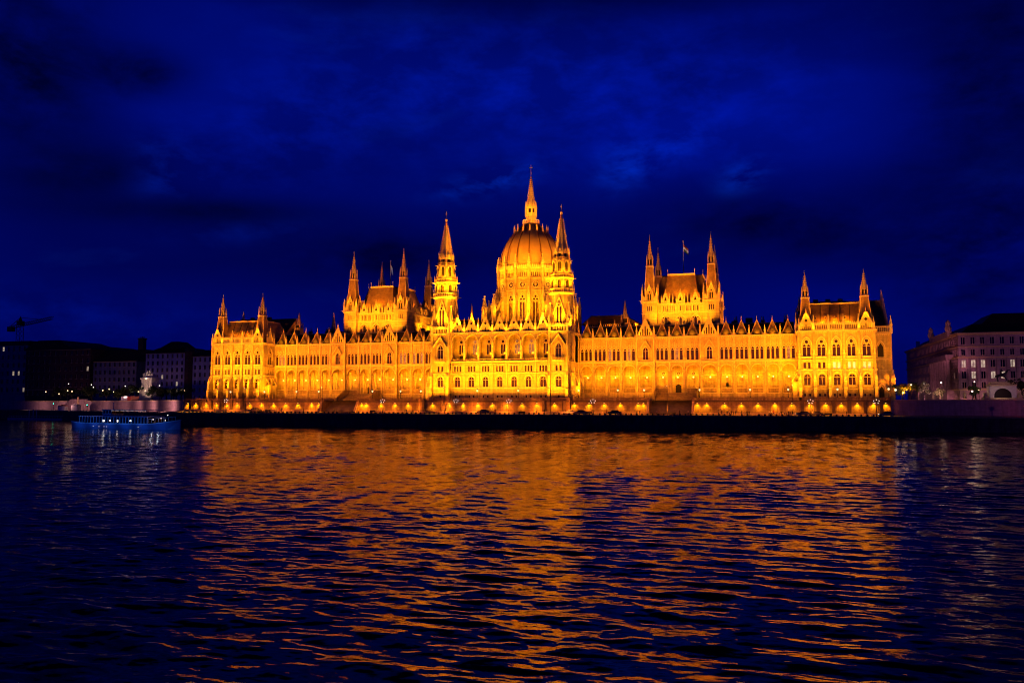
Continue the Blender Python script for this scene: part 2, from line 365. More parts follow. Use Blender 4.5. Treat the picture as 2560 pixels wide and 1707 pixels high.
def pavilion(side):
    m = MB(('stone', 'carve'), side)
    xc = 113.0; p = 4.62; hw = 12.1; x0, x1 = xc-hw, xc+hw
    litpairs = {2: 1, 3: 1, 4: 1} if side > 0 else {}
    def face(xa, xb, bays, cellar=True, big=True, wy=0):
        m.mt('stone')
        H = []
        for b in bays: H += (unit(m, 'cellar_window', b-.8, 10.6)+unit(m, 'cellar_window', b+.8, 10.6)) if cellar else []
        wallrow(m, xa, xb, G0-.3, 12.9, H)
        m.mt('carve'); string(m, xa, xb, 0, 12.9-.12, .3, .3); m.mt('stone')
        H = []
        for b in bays: H += unit(m, 'arched_window', b, 14.25)
        wallrow(m, xa, xb, 12.9, 19.2, H)
        m.mt('carve')
        for b in bays: hood(m, b, 16.7, 2.5, 1.6, 'r', .3, .28); string(m, b-1.5, b+1.5, 0, 13.75, .3, .2)
        string(m, xa, xb, 0, 19.1, .38, .34); m.mt('stone')
        H = []
        for i, b in enumerate(bays): H += unit(m, 'paired_window', b, 19.8, 0, litpairs.get(i, 0) if len(bays) == 5 else 0, 'window pair with a light on inside' if len(bays) == 5 and litpairs.get(i) else None)
        wallrow(m, xa, xb, 19.2, 22.6, H)
        m.mt('carve'); string(m, xa, xb, 0, 22.6, .3, .22)
        for b in bays: string(m, b-1.7, b+1.7, 0, 23.3, .42, .4)
        m.mt('stone'); H = []
        for b in bays: H += unit(m, 'twin_lancet_window', b, 23.85)
        wallrow(m, xa, xb, 22.6, 32.2, H, .4)
        m.mt('carve')
        for b in bays: hood(m, b, 27.2, 3.1, 3.0, 'p', .26, .26, 0, 1.5); hood(m, b-.68, 26.9, 1.1, .85, 'p', .1, .1); hood(m, b+.68, 26.9, 1.1, .85, 'p', .1, .1)
    # river front
    m.at(0, 0, 0, 0)
    bays = [xc+(i-2)*p for i in range(5)]
    if side < 0: bays = bays[::-1]
    face(x0, x1, bays)
    bays = sorted(bays)
    m.mt('carve'); cornice(m, x0, x1, 0, 31.9, .4, .5)
    # piers, sloping buttresses and pinnacles
    for i in range(6):
        x = xc+(i-2.5)*p; x = min(max(x, x0+.45), x1-.45)
        m.mt('stone')
        m.box(x-.48, x+.48, -3.0, .02, G0-.3, 13.2)
        m.mt('carve'); m.box(x-.58, x+.58, -3.15, .01, 13.2, 13.5); m.mt('stone')
        m.box(x-.44, x+.44, -2.6, .03, 13.5, 15.6)
        m.prism([(0, 0)], 0, 0) if False else None
        # sloped coping up to the wall
        i0 = len(m.v)
        for px in (x-.44, x+.44):
            for (yy, zz) in ((-2.6, 15.6), (0.03, 15.6), (.03, 19.0), (-.55, 19.0)): m.v.append(m.W(px, yy, zz))
        for f in ((0, 1, 2, 3), (4, 5, 6, 7), (0, 4, 7, 3), (3, 7, 6, 2)): m.f.append([i0+k for k in f]); m.m.append(m.cur)
        m.mt('carve'); m.beam((x, -2.75, 15.5), (x, -.6, 19.15), 1.05, .22)
        pin(m, x, -2.3, 15.6, .6, 2.6)
        m.mt('stone'); m.box(x-.4, x+.4, -.62, .02, 19.0, 24.5); m.mt('carve')
        m.box(x-.5, x+.5, -.7, .01, 24.5, 24.75); m.mt('stone'); m.box(x-.34, x+.34, -.45, .02, 24.75, 31.9); m.mt('carve')
        pin(m, x, -.5, 24.75, .42, 2.3)
        pin(m, x, -.35, 32.4, .62, 5.2 if 0 < i < 5 else 4.2)
    # pierced parapet between the gables: real gaps, roof in shade behind
    for i in (1, 2, 3):
        xa, xb = bays[i]-p/2+.35, bays[i]+p/2-.35
        m.mt('carve'); m.box(xa, xb, -.3, 0, 32.4, 32.75); m.box(xa, xb, -.34, .04, 34.15, 34.5)
        n = 7
        for k in range(n+1):
            x = xa+(xb-xa)*k/n; m.box(x-.11, x+.11, -.27, -.03, 32.75, 34.15)
            if k < n:
                xm = xa+(xb-xa)*(k+.5)/n; m.prism([(xm-.26, 34.5), (xm+.26, 34.5), (xm, 35.25)], -.28, -.02)
    for i in (0, 4):
        b = bays[i]
        wallh = [(b+k*.62, 32.6, .34, (1.9 if k == 0 else 1.1), 'f') for k in (-2, -1, 0, 1, 2)]
        m.mt('stone'); wallrow(m, b-2.1, b+2.1, 32.4, 34.6, wallh, .35, -.3)
        m.box(b-2.1, b+2.1, -.299, .3, 34.45, 34.61)
        m.mt('slate'); m.box(b-2.0, b+2.0, .1, .3, 32.4, 34.4); m.mt('stone')
        m.prism([(b-2.1, 34.6), (b+2.1, 34.6), (b, 38.0)], -.3, .1)
        m.mt('carve')
        for sg in (-1, 1):
            m.beam((b+sg*2.35, -.4, 33.2), (b, -.4, 38.3), .28)
            for k in range(1, 10):
                t = k/10; x = b+sg*2.35*(1-t); zz = 33.2+5.1*t; m.box(x+sg*.14-.13, x+sg*.14+.13, -.52, -.2, zz, zz+.34)
        m.frust(b-.16, b+.16, -.5, -.2, 38.2, b-.03, b+.03, -.38, -.32, 39.6)
        m.mt('void'); m.prism([(b-.55, 35.7), (b, 35.1), (b+.55, 35.7), (b, 36.3)], -.34, -.31); m.mt('carve')
    # inner and outer side walls
    m.at(x0, 8.4, 0, -90)
    face(0, 8.4, [4.0], False)
    m.mt('carve'); cornice(m, 0, 8.4, 0, 31.9, .4, .5)
    gable(m, 4.4, -.2, 32.4, 4.4, 5.4, .4)
    for x in (1.6, 6.6): m.mt('stone'); m.box(x-.4, x+.4, -1.9, .02, G0-.3, 15.5); m.mt('carve'); m.beam((x, -2.0, 15.4), (x, -.1, 18.6), .9, .2); pin(m, x, -.2, 32.4, .6, 4.4)
    m.at(x1, 0, 0, 90)
    face(0, 10.6, [5.3], False)
    m.mt('carve'); cornice(m, 0, 10.6, 0, 31.9, .4, .5)
    # body behind
    m.at(); m.mt('stone')
    m.poly([(x0, 8, G0), (x0, 24, G0), (x0, 24, 32.2), (x0, 8, 32.2)])
    m.poly([(x0, 24, G0), (x1, 24, G0), (x1, 24, 32.2), (x0, 24, 32.2)])
    m.mt('slate'); m.box(x0+.3, x1-.3, .35, 23.7, 31.9, 32.35)
    # end range with the great gable facing along the bank
    m.mt('stone'); m.box(x1-.2, 130.6, 10.2, 51, G0-.3, 31.6)
    m.mt('carve'); m.at(x1, 10.2, 0, 0); cornice(m, 0, 5.6, 0, 31.3, .35, .5); string(m, 0, 5.6, 0, 19.1, .3, .3); string(m, 0, 5.6, 0, 23.0, .3, .3)
    hood(m, 2.6, 26.4, 2.6, 2.6, 'p', .3, .3); hood(m, 2.6, 12.5, 2.2, 2.2, 'p', .3, .3)
    m.mt('void'); m.prism([(1.7, 23.8), (3.5, 23.8), (3.5, 27), (2.6, 28.4), (1.7, 27)], -.06, -.02); m.prism([(1.8, 9.3), (3.4, 9.3), (3.4, 12.7), (2.6, 14), (1.8, 12.7)], -.05, -.02)
    m.mt('carve'); balus(m, 0, 5.6, -.3, 31.9, 2.2, .62, .2)
    m.at()
    for yy in (10.4, 19, 42, 50.6):
        m.mt('stone'); m.box(130.5, 131.9, yy-.7, yy+.7, G0-.3, 16.5); m.box(130.5, 131.2, yy-.55, yy+.55, 16.5, 31.6); m.mt('carve')
        m.beam((132.0, yy, 16.3), (131, yy, 19.4), .3, 1.3); pin(m, 131.1, yy, 31.6, .9, 6.2); pin(m, 131.5, yy, 16.4, .6, 3.0)
    m.at(130.6, 10.2, 0, 90); m.mt('stone'); m.prism([(5, 31.5), (35.8, 31.5), (20.4, 45.2)], -.5, .4)
    m.mt('carve')
    for sg in (-1, 1):
        m.beam((20.4+sg*15.6, -.5, 31.4), (20.4, -.5, 45.7), .5)
        for k in range(1, 20):
            t = k/20; x = 20.4+sg*15.6*(1-t); zz = 31.4+14.3*t; m.box(x-.2, x+.2, -.95, -.05, zz+.2, zz+.75)
    pin(m, 20.4, -.4, 45.2, .6, 3.6)
    o = part(m.at(), 'pavilion')
    # roofs
    r = MB(('tile', 'carve', 'slate'), side)
    r.frust(x0+.6, x1-.6, .7, 23.4, 32.4, x0+1.1, x1-1.1, 1.2, 22.9, 34.0)
    r.frust(x0+1.1, x1-1.1, 1.2, 22.9, 34.0, x0+4.2, x1-4.2, 6.0, 18.4, 41.6)
    r.mt('carve'); r.box(x0+4.0, x1-4.0, 5.8, 6.2, 41.55, 42.0); r.box(x0+4.0, x0+4.4, 6.2, 18.4, 41.55, 42.0)
    r.mt('slate'); r.frust(x0+4.3, x1-4.3, 6.2, 18.2, 41.6, x0+8, x1-8, 11.5, 12.8, 43.2)
    for k in range(4):                                     # standing seams / small dormers
        x = xc-4.6+k*3.05; r.mt('slate'); r.beam((x, 2.0, 35.2), (x+.3, 5.6, 41.2), .22, .16)
        r.mt('tile'); r.prism([(x-1.9, 36.2), (x-1.1, 36.2), (x-1.1, 36.9), (x-1.5, 37.3), (x-1.9, 36.9)], 1.9, 3.6); r.mt('slate'); r.box(x-1.75, x-1.25, 1.86, 1.9, 36.25, 36.85)
    r.mt('tile'); i0 = len(r.v)
    for x in (104.5, 130.3):
        for yy, zz in ((14.0, 31.5), (30.6, 44.9), (47.2, 31.5)): r.v.append(r.W(x, yy, zz))
    for f in ((0, 1, 4, 3), (1, 2, 5, 4), (0, 1, 2), (3, 4, 5)): r.f.append([i0+k for k in f]); r.m.append(r.cur)
    r.mt('carve'); r.box(104.5, 130, 30.4, 30.8, 44.85, 45.15)
    r.mt('iron'); 
    for k in range(3): r.box(107+k*4, 108.6+k*4, 14, 15, 42.4, 44.2)
    sub(r, 'roof', o)
    for sx in (-1, 1):
        t = MB(('tile', 'carve', 'void', 'gilt'), side)
        spirelet(t, xc+sx*9.25, 2.85, 33.2, 2.15, 43.3, 1.15, 46.2, 52.9, o)
        sub(t, 'turret_spire', o)
    return o
PAVS = [pavilion(-1), pavilion(1)]

EDGES = [25.5, 30.5, 35.6, 40.8, 46.6, 52.7, 58.0, 63.2, 68.8, 75.0, 80.2, 85.4, 90.6, 95.7, 100.9]
PROJ = (4, 8)
def wing(side):
    m = MB(('stone', 'carve'), side)
    dorm = []
    lamps = []
    for i in range(14):
        a, b = EDGES[i], EDGES[i+1]; c = (a+b)/2; w = b-a; pr = i in PROJ; mid = 5 <= i <= 7
        y = 6.9 if pr else 8.0
        m.at(0, y, 0, 0)
        if pr:
            m.mt('stone')
            for xx in (a, b): m.poly([(xx, 0, G0), (xx, 1.1, G0), (xx, 1.1, 32.2), (xx, 0, 32.2)])
        # plinth, arcade, upper wall
        m.mt('stone'); wallrow(m, a, b, G0-.3, 11.9, [])
        wallrow(m, a, b, 11.9, 22.9, [(c, 12.05, w-1.35, 9.75, 'r' if not pr else 'r')], .9)
        m.mt('carve'); string(m, a, b, 0, 11.75, .25, .25); hood(m, c, 12.05+9.75-(w-1.35)/2, w-1.3, (w-1.35)/2, 'r', .28, .2)
        string(m, a, b, 0, 22.75, .45, .5)
        m.mt('base')
        if not (mid and i == 6): m.box(a+.62, b-.62, .2, .5, 12.05, 13.55); m.mt('carve'); m.box(a+.6, b-.6, .12, .58, 13.55, 13.75); 
        # columns at the jambs
        for xx in (a+.62, b-.62): m.mt('carve'); m.lathe(xx, .25, [(.3, 12.1), (.2, 12.4), (.2, 18.6), (.34, 19.0)], 8)
        m.mt('stone')
        H = []
        if pr:
            H = unit(m, 'gabled_window', c, 23.75)
        else:
            for k in (-1, 0, 1): H += unit(m, 'lancet_window', c+k*1.52, 23.7, 0, 3 if rnd.random() < .1 else 0)
        wallrow(m, a, b, 22.9, 31.4, H, .4)
        m.mt('carve')
        if pr:
            for sg in (-1, 1): m.beam((c+sg*1.9, -.45, 27.6), (c, -.45, 30.6), .9, .3)
            hood(m, c, 26.8, 1.9, 1.5, 'p', .3, .25, 0, 2); balus(m, c-1.6, c+1.6, -.8, 22.9, .8, .35, .12)
            m.box(c-1.7, c+1.7, -.9, 0.02, 22.5, 22.9)
        else:
            for k in (-1, 0, 1):
                xx = c+k*1.52; hood(m, xx, 27.1, 1.0, .85, 'p', .2, .2); m.frust(xx-.11, xx+.11, -.22, -.02, 28.3, xx-.03, xx+.03, -.12, -.02, 29.6)
                m.prism([(xx-.8, 28.3), (xx-.6, 28.3), (xx, 29.3), (xx, 29.5)], -.12, .01); m.prism([(xx+.8, 28.3), (xx+.6, 28.3), (xx, 29.3), (xx, 29.5)], -.12, .01)
            for k in (-1.5, -.5, .5, 1.5):
                xx = c+k*1.52; m.lathe(xx, -.05, [(.13, 23.3), (.11, 26.9), (.2, 27.2)], 6)
                m.frust(xx-.2, xx+.2, -.3, 0, 28.0, xx-.05, xx+.05, -.1, 0, 30.2)
            m.box(a+.35, b-.35, -.3, 0.02, 23.3, 23.55)
        cornice(m, a, b, 0, 31.5, .55, .55, .66, .28, .5)
        # pier with statue brackets and pinnacle
        for xx in ((a, b) if pr else (a,)):
            if xx in (25.5,): continue
            m.mt('stone'); m.box(xx-.38, xx+.38, -.42, .02, G0-.3, 21.5); m.mt('carve'); m.box(xx-.5, xx+.5, -.55, .02, 21.5, 21.8)
            m.box(xx-.26, xx+.26, -.5, .02, 21.8, 31.4)
            m.lathe(xx, -.62, [(.15, 19.4), (.3, 19.8), (.22, 20.6), (.28, 21.2), (.12, 21.6)], 6)
            m.lathe(xx, -.6, [(.16, 24.2), (.26, 24.6), (.2, 25.5), (.12, 26)], 6); pin(m, xx, -.5, 26.6, .4, 1.6)
            pin(m, xx, -.3, 32.1, .55, 4.2 if pr else 3.4)
        if pr:
            m.mt('carve'); wallh = [(c+k*.82, 32.5, .4, (3.6-abs(k)*1.1), 'p') for k in (-2, -1, 0, 1, 2)]
            m.mt('stone'); i1 = [(c-2.75, 32.1), (c+2.75, 32.1), (c, 38.2)]
            m.prism(i1, -.15, .25); m.mt('void')
            for (hx, hz, hw_, hh, _) in wallh: m.prism([(hx-.2, hz), (hx+.2, hz), (hx+.2, hz+hh-.4), (hx, hz+hh), (hx-.2, hz+hh-.4)], -.26, -.22)
            m.mt('carve')
            for (hx, hz, hw_, hh, _) in wallh: m.lathe(hx+.41, -.42, [(.1, 32.2), (.09, hz+max(.6, hh-.9)), (.16, hz+max(.8, hh-.7))], 6)
            gable(m, c, -.2, 32.1, 5.6, 6.3, .2, 12)
        # dormer roof over each ordinary bay
        if not pr:
            gl = MB(('tile', 'carve', 'slate'), side); dorm.append(gl); gl.at(0, y, 0, 0); gl.mt('tile')
            zt = 37.4
            i0 = len(gl.v); hw2 = 2.05
            P = [(c-hw2, .35, 32.3), (c+hw2, .35, 32.3), (c+hw2, 4.2, 32.3), (c-hw2, 4.2, 32.3), (c, 2.0, zt), (c-.9, .15, 32.3), (c+.9, .15, 32.3), (c, .9, 34.6)]
            gl.v += [gl.W(*q) for q in P]
            for f in ((0, 4, 7, 5), (6, 7, 4, 1), (1, 2, 4), (2, 3, 4), (3, 0, 4)): gl.f.append([i0+k for k in f]); gl.m.append(gl.cur)
            gl.mt('slate'); gl.prism([(c-1.6, 32.3), (c+1.6, 32.3), (c+.9, 33.6), (c, 34.6), (c-.9, 33.6)], .2, .5); gl.mt('carve')
            for sg in (-1, 1): gl.beam((c+sg*hw2, .3, 32.2), (c, 1.95, zt+.1), .2)
            gl.beam((c, 2, zt), (c, 2, zt+1.3), .1); gl.ball(c, 2, zt+.5, .18, 6)
            gl.box(c-hw2-.3, c-hw2+.35, .1, .5, 32.1, 32.75); gl.box(c+hw2-.35, c+hw2+.3, .1, .5, 32.1, 32.75)
        # arcade interior: back wall, floor, vault
        m.at(0, 0, 0, 0); m.mt('stone')
        H = []
        if mid or pr:
            if i == 6: H = unit(m, 'twin_window', c, 15.6, 12.6); m.mt('void'); m.prism([(c-1.0, 12.1), (c+1.0, 12.1), (c+1.0, 14.6), (c, 15.2), (c-1.0, 14.6)], 12.5, 12.58); m.mt('stone')
            elif side > 0 or i in (4, 6): H = unit(m, 'twin_window', c, 14.3, 12.6, 1 if (i == 5 and side > 0) else 0)
        elif side > 0 and i == 9: H = [(c, 14.2, .9, 1.3, 'f')]; m.mt('void'); m.box(c-.45, c+.45, 12.9, 13, 14.2, 15.5); m.mt('stone')
        wallrow(m, a, b, 12, 22.9, H, .4, 12.6)
        if mid and side > 0:
            unit(m, 'star_rosette', c, 18.9, 12.58)
        m.poly([(a, 8, 12.04), (b, 8, 12.04), (b, 12.6, 12.04), (a, 12.6, 12.04)]); m.poly([(a, 8, 22.6), (b, 8, 22.6), (b, 12.6, 22.6), (a, 12.6, 22.6)])
        m.mt('carve'); m.box(a, b, 12.4, 12.62, 18.2, 18.4)
        m.box(a-.3, a+.3, 12.2, 12.65, 12, 22.55); m.box(a-.25, a+.25, 8.35, 12.19, 20.6, 22.56)
        lamps.append((c, 10.6, 17.6))
    m.at(); m.mt('stone'); m.box(25.5, 100.9, 12.9, 26, G0, 31.9)
    m.mt('carve'); m.poly([(25.5, 8.3, 32.0), (100.9, 8.3, 32.0), (100.9, 13, 32.0), (25.5, 13, 32.0)])
    o = part(m, 'arcaded_wing')
    r = MB(('slate', 'carve'), side)
    r.at(); i0 = len(r.v)
    for x in (26, 100.5):
        for yy, zz in ((9.6, 32.1), (15.5, 36.6), (20.5, 36.6), (26, 32.1)): r.v.append(r.W(x, yy, zz))
    for f in ((0, 1, 5, 4), (1, 2, 6, 5), (2, 3, 7, 6), (0, 1, 2, 3), (4, 5, 6, 7)): r.f.append([i0+k for k in f]); r.m.append(r.cur)
    r.mt('carve'); r.box(26, 100.5, 15.4, 15.65, 36.55, 36.85)
    for k in range(9):
        x = 31+k*8.3+rnd.uniform(-1, 1); r.mt('slate'); r.box(x, x+1.4, 16.5, 17.7, 36.6, 37.7+rnd.random()*.8); r.mt('iron')
        for q in (.3, 1.0): r.lathe(x+q, 17.1, [(.14, 37.6), (.14, 39+rnd.random()*.4)], 6)
    sub(r, 'roof', o)
    for gl in dorm: sub(gl.at(), 'dormer', o)
    for (x, y, z) in lamps:
        q = MB(('arcglow', 'iron'), side); q.ball(x, y, z, .24, 8); q.mt('iron'); q.beam((x, y, z+.2), (x, y, 22.5), .05); q.lathe(x, y, [(.26, z+.2), (.08, z+.42)], 8)
        sub(q, 'arcade_lamp', o)
    return o, lamps
WINGS = [wing(-1), wing(1)]

# ---- central range between the two great towers
def central():
    m = MB(('stone', 'carve')); Y = -8.58; q = 5.295; X = 18.4
    m.at(0, Y, 0, 0); c = [(i-3)*q for i in range(7)]
    H = []
    for x in c: H += unit(m, 'cellar_window', x-.8, 10.3)+unit(m, 'cellar_window', x+.8, 10.3)
    m.mt('stone'); wallrow(m, -X, X, G0-.3, 12.3, H)
    wallrow(m, -X, X, 12.3, 13.7, []); m.mt('carve'); string(m, -X, X, 0, 12.2, .25, .2); string(m, -X, X, 0, 13.6, .35, .3); m.mt('stone')
    H = []
    for x in c: H += unit(m, 'arched_window', x, 14.1)
    wallrow(m, -X, X, 13.7, 18.9, H); m.mt('carve')
    for x in c: hood(m, x, 16.6, 2.6, 1.5, 'r', .3, .3)
    string(m, -X, X, 0, 18.8, .35, .32); m.mt('stone')
    H = []
    for x in c: H += unit(m, 'triple_window', x, 19.5)
    wallrow(m, -X, X, 18.9, 22.9, H); m.mt('carve')
    for x in c: string(m, x-1.6, x+1.6, 0, 21.75, .25, .2)
    string(m, -X, X, 0, 22.2, .25, .2)
    m.box(-X, X, -.8, .02, 22.9, 23.35)
    for x in c: balus(m, x-2.1, x+2.1, -.5, 23.35, .75, .34, .12)
    m.mt('stone'); H = [(x, 23.36, 4.15, 9.3, 'r') for x in c]
    wallrow(m, -X, X, 23.35, 33.3, H, .8); m.mt('carve')
    for x in c: hood(m, x, 23.36+9.3-2.08, 4.2, 2.1, 'r', .26, .2)
    for k in range(8):
        x = (k-3.5)*q; x = max(-X+.3, min(X-.3, x)); m.box(x-.3, x+.3, -.45, .02, 23.4, 30); m.lathe(x, -.5, [(.2, 28.2), (.38, 28.6), (.3, 30.4), (.15, 31.0)], 6); pin(m, x, -.3, 33.9, .6, 5.2)
        m.mt('stone'); m.box(x-.3, x+.3, -.3, .02, G0-.3, 22.9); m.mt('carve')
    # loggia back wall
    m.mt('stone'); H = []
    for i, x in enumerate(c): H += unit(m, 'loggia_window', x+.15, 26.0, 3.6, 3 if i in (1, 4, 5) else 0)
    wallrow(m, -X, X, 23.3, 33.3, H, .4, 3.6)
    m.mt('void')
    for i, x in enumerate(c):
        if i in (0, 3, 6): m.box(x-.45, x+.75, 3.5, 3.58, 23.5, 25.5)
    m.mt('stone'); m.poly([(-X, 0, 23.37), (X, 0, 23.37), (X, 3.7, 23.37), (-X, 3.7, 23.37)]); m.poly([(-X, .1, 33.0), (X, .1, 33.0), (X, 3.7, 33.0), (-X, 3.7, 33.0)])
    for k in range(8):
        x = (k-3.5)*q; m.box(max(-X, x-.25), min(X, x+.25), .8, 3.65, 23.3, 33.0)
    m.mt('carve'); cornice(m, -X, X, 0, 33.3, .45, .5, .66, .3, .35)
    m.mt('stone'); m.box(-X, X, -.1, .3, 33.8, 35.0); m.mt('carve')
    for i in range(28): x = -X+.6+i*1.34; m.prism([(x-.3, 35.0), (x+.3, 35.0), (x, 35.8)], -.25, -.05); m.box(x-.14, x+.14, -.22, -.1, 33.8, 35.0)
    for x in c:
        m.mt('stone'); m.prism([(x-2.15, 33.8), (x+2.15, 33.8), (x, 39.1)], -.12, .3); m.mt('carve'); gable(m, x, -.15, 33.8, 4.5, 5.5, .15, 10)
        unit(m, 'rose_window', x, 36.9, -.16)
        m.mt('void'); m.box(x-.17, x+.17, -.17, -.14, 33.9, 35.4)
        for k in (-1.1, -.6, .6, 1.1): m.box(x+k-.13, x+k+.13, -.17, -.14, 33.9, 34.6)
    m.at(); m.mt('stone'); m.box(-X, X, -4.5, 8, G0, 33.2)
    o = part(m, 'central_range')
    r = MB(('slate', 'tile', 'carve')); r.frust(-X+1, X-1, -7.6, 22, 33.6, -X+5, X-5, -1, 22, 35.6)
    r.mt('carve'); r.box(-X+5, X-5, -1.1, -.8, 35.5, 35.8)
    r.mt('tile'); r.frust(-19, 19, 6, 30, 31, -15, 15, 14, 27, 39.5)
    sub(r, 'roof', o)
CEN = central()

def tower(side):
    m = MB(('stone', 'carve'), side); cx, cy = 21.85, -5.0; hx, hy = 3.65, 5.3; F = cy-hy
    m.at(0, F, 0, 0); x0, x1 = cx-hx, cx+hx
    m.mt('stone'); wallrow(m, x0, x1, G0-.3, 12.3, [(cx, 10.3, .6, .85, 'f')]); m.mt('void'); m.box(cx-.3, cx+.3, .3, .34, 10.3, 11.15); m.mt('stone')
    wallrow(m, x0, x1, 12.3, 18.9, unit(m, 'arched_window', cx, 14.1)); m.mt('carve'); hood(m, cx, 16.6, 2.6, 1.5, 'r', .3, .3)
    for z in (12.2, 13.6, 18.8): string(m, x0, x1, 0, z, .3, .28)
    m.mt('stone'); wallrow(m, x0, x1, 18.9, 22.9, unit(m, 'paired_window', cx, 19.5))
    m.mt('carve'); m.box(cx-2.1, cx+2.1, -1.1, .02, 22.9, 23.35); balus(m, cx-2.1, cx+2.1, -1.05, 23.35, .8, .34, .12)
    m.mt('stone'); wallrow(m, x0, x1, 22.9, 33.3, unit(m, 'tower_window', cx, 23.5)); m.mt('carve')
    hood(m, cx, 27.3, 2.2, 2.2, 'p', .35, .3, 0, 3)
    for sg in (-1, 1): m.beam((cx+sg*2.5, -.5, 28.6), (cx, -.5, 32.2), .9, .3)
    pin(m, cx, -.4, 32, .4, 1.8)
    cornice(m, x0, x1, 0, 33.0, .4, .5)
    for x in (x0+.45, x1-.45):
        m.mt('stone'); m.box(x-.5, x+.5, -1.6, .02, G0-.3, 13.4); m.box(x-.46, x+.46, -1.2, .02, 13.4, 18.0); m.mt('carve'); m.beam((x, -1.35, 17.9), (x, -.4, 19.6), .98, .2)
        m.mt('stone'); m.box(x-.44, x+.44, -.5, .02, 18, 33.2); m.mt('carve'); pin(m, x, -.5, 19.4, .5, 3.0); pin(m, x, -.6, 27, .5, 3.5); pin(m, x, -.2, 33.5, .8, 5.4)
    # pierced parapet
    for k in range(7): x = cx-1.8+k*.6; m.box(x-.12, x+.12, -.3, -.05, 33.5, 35.0)
    for k in (-2.7, -2.2, 2.2, 2.7): m.box(cx+k-.09, cx+k+.09, -.3, -.05, 33.5, 36.2)
    m.box(x0+.8, x1-.8, -.35, 0, 35.0, 35.5)
    for k in range(8): x = cx-2.1+k*.6; m.prism([(x-.25, 35.5), (x+.25, 35.5), (x, 36.2)], -.3, -.05)
    m.at()
    m.mt('void'); m.box(x0+.6, x1-.6, F+.35, F+.6, 33.4, 35.2)
    # outer side wall running back to the wing
    m.at(x1, F, 0, 90); m.mt('stone'); L = 8-F+.4
    wallrow(m, 0, L, G0-.3, 18.9, []); wallrow(m, 0, L, 18.9, 33.3, unit(m, 'gabled_window', 4.3, 23.6)); m.mt('carve')
    for z in (12.2, 18.8, 22.7): string(m, 0, L, 0, z, .3, .28)
    cornice(m, 0, L, 0, 33.0, .4, .5); hood(m, 4.3, 26.8, 2.2, 1.8, 'p', .3, .3, 0, 2); pin(m, 8.5, -.2, 28.5, .7, 3.5); m.mt('void'); m.prism([(8.1, 26), (8.5, 24.3), (8.9, 26), (8.5, 28)], -.1, -.05)
    for x in (1.0, 8.4, 15.5): m.mt('stone'); m.box(x-.45, x+.45, -2.1, .02, G0-.3, 14.4); m.box(x-.4, x+.4, -.4, .02, 14.4, 33.2); m.mt('carve'); m.beam((x, -2.2, 14.2), (x, -.3, 18.4), .9, .22); pin(m, x, -1.9, 14.4, .55, 2.6); pin(m, x, -.2, 33.5, .6, 4)
    m.at(x0, cy+hy, 0, -90); m.mt('stone'); wallrow(m, 0, 2*hy, 22.9, 33.3, [])
    m.at(); m.mt('stone'); m.box(x0, x1, cy+hy-.05, 8, 22.9, 33.2); m.mt('slate'); m.box(x0+.2, x1-.2, F+.3, 8, 33.1, 33.45)
    i0 = len(m.v); 
    m.mt('tile'); m.frust(x0+.4, x1-.2, cy+hy, 9, 33.4, x0+2, x1-1.6, cy+hy, 8.5, 38.0)
    # octagonal shaft
    m.mt('stone'); m.lathe(cx, cy, [(4.25, 33.3), (4.15, 46.9)], 8)
    ap = 4.2*math.cos(math.pi/8)
    for k in range(8):
        d = k*45; a = R(d)
        m.at(cx+(ap-.12)*math.sin(a), cy-(ap-.12)*math.cos(a), 0, d)
        m.mt('carve')
        if k % 2 == 0:
            unit(m, 'belfry_window', 0, 36.0, -.78)
            m.mt('stone'); m.prism([(-1.75, 34.5), (1.75, 34.5), (1.75, 39.6), (0, 45.2), (-1.75, 39.6)], -.38, .1); m.mt('carve')
            for sg in (-1, 1): m.beam((sg*2.2, -.45, 39.0), (0, -.45, 45.6), .32)
            pin(m, 0, -.4, 45, .4, 2.2)
        else:
            m.mt('carve'); pin(m, 0, -.9, 33.4, 1.2, 10.5, .6); m.beam((0, -.9, 39), (0, 0, 42), .4)
            pin(m, 0, -.2, 39.5, .5, 4)
    m.at(); m.mt('carve')
    def ring(z, r, hb):
        m.lathe(cx, cy, [(r-.7, z-.7), (r, z-.1), (r, z+.3)], 8)
        for k in range(40):
            a = math.pi/8+2*math.pi*k/40; ph = (a-math.pi/8) % (math.pi/4)-math.pi/8
            rr = (r-.15)*math.cos(math.pi/8)/math.cos(ph); m.lathe(cx+rr*math.sin(a), cy-rr*math.cos(a), 0 or [(.09, z+.3), (.09, z+hb)] , 4) if False else m.box(cx+rr*math.sin(a)-.09, cx+rr*math.sin(a)+.09, cy-rr*math.cos(a)-.09, cy-rr*math.cos(a)+.09, z+.3, z+hb)
        m.lathe(cx, cy, [(r-.3, z+hb), (r+.02, z+hb), (r+.02, z+hb+.25), (r-.3, z+hb+.25), (r-.3, z+hb)], 8, cap=False)
        for k in range(8):
            a = math.pi/8+k*math.pi/4; m.beam((cx+r*math.sin(a), cy-r*math.cos(a), z+.1), (cx+(r+.95)*math.sin(a), cy-(r+.95)*math.cos(a), z+.25), .22)
            rr = r-.25; m.lathe(cx+rr*math.sin(a), cy-rr*math.cos(a), [(.22, z+.3), (.2, z+hb+.2), (.24, z+hb+.5), (.02, z+hb+2.0)], 4)
    ring(46.9, 4.7, 1.4)
    m.mt('stone'); m.lathe(cx, cy, [(4.05, 47), (3.9, 52.2)], 8)
    ring(52.3, 4.35, 1.1)
    m.mt('stone'); m.lathe(cx, cy, [(3.95, 52.5), (3.5, 55), (3.1, 58.6)], 8)
    ring(58.7, 3.1, .9)
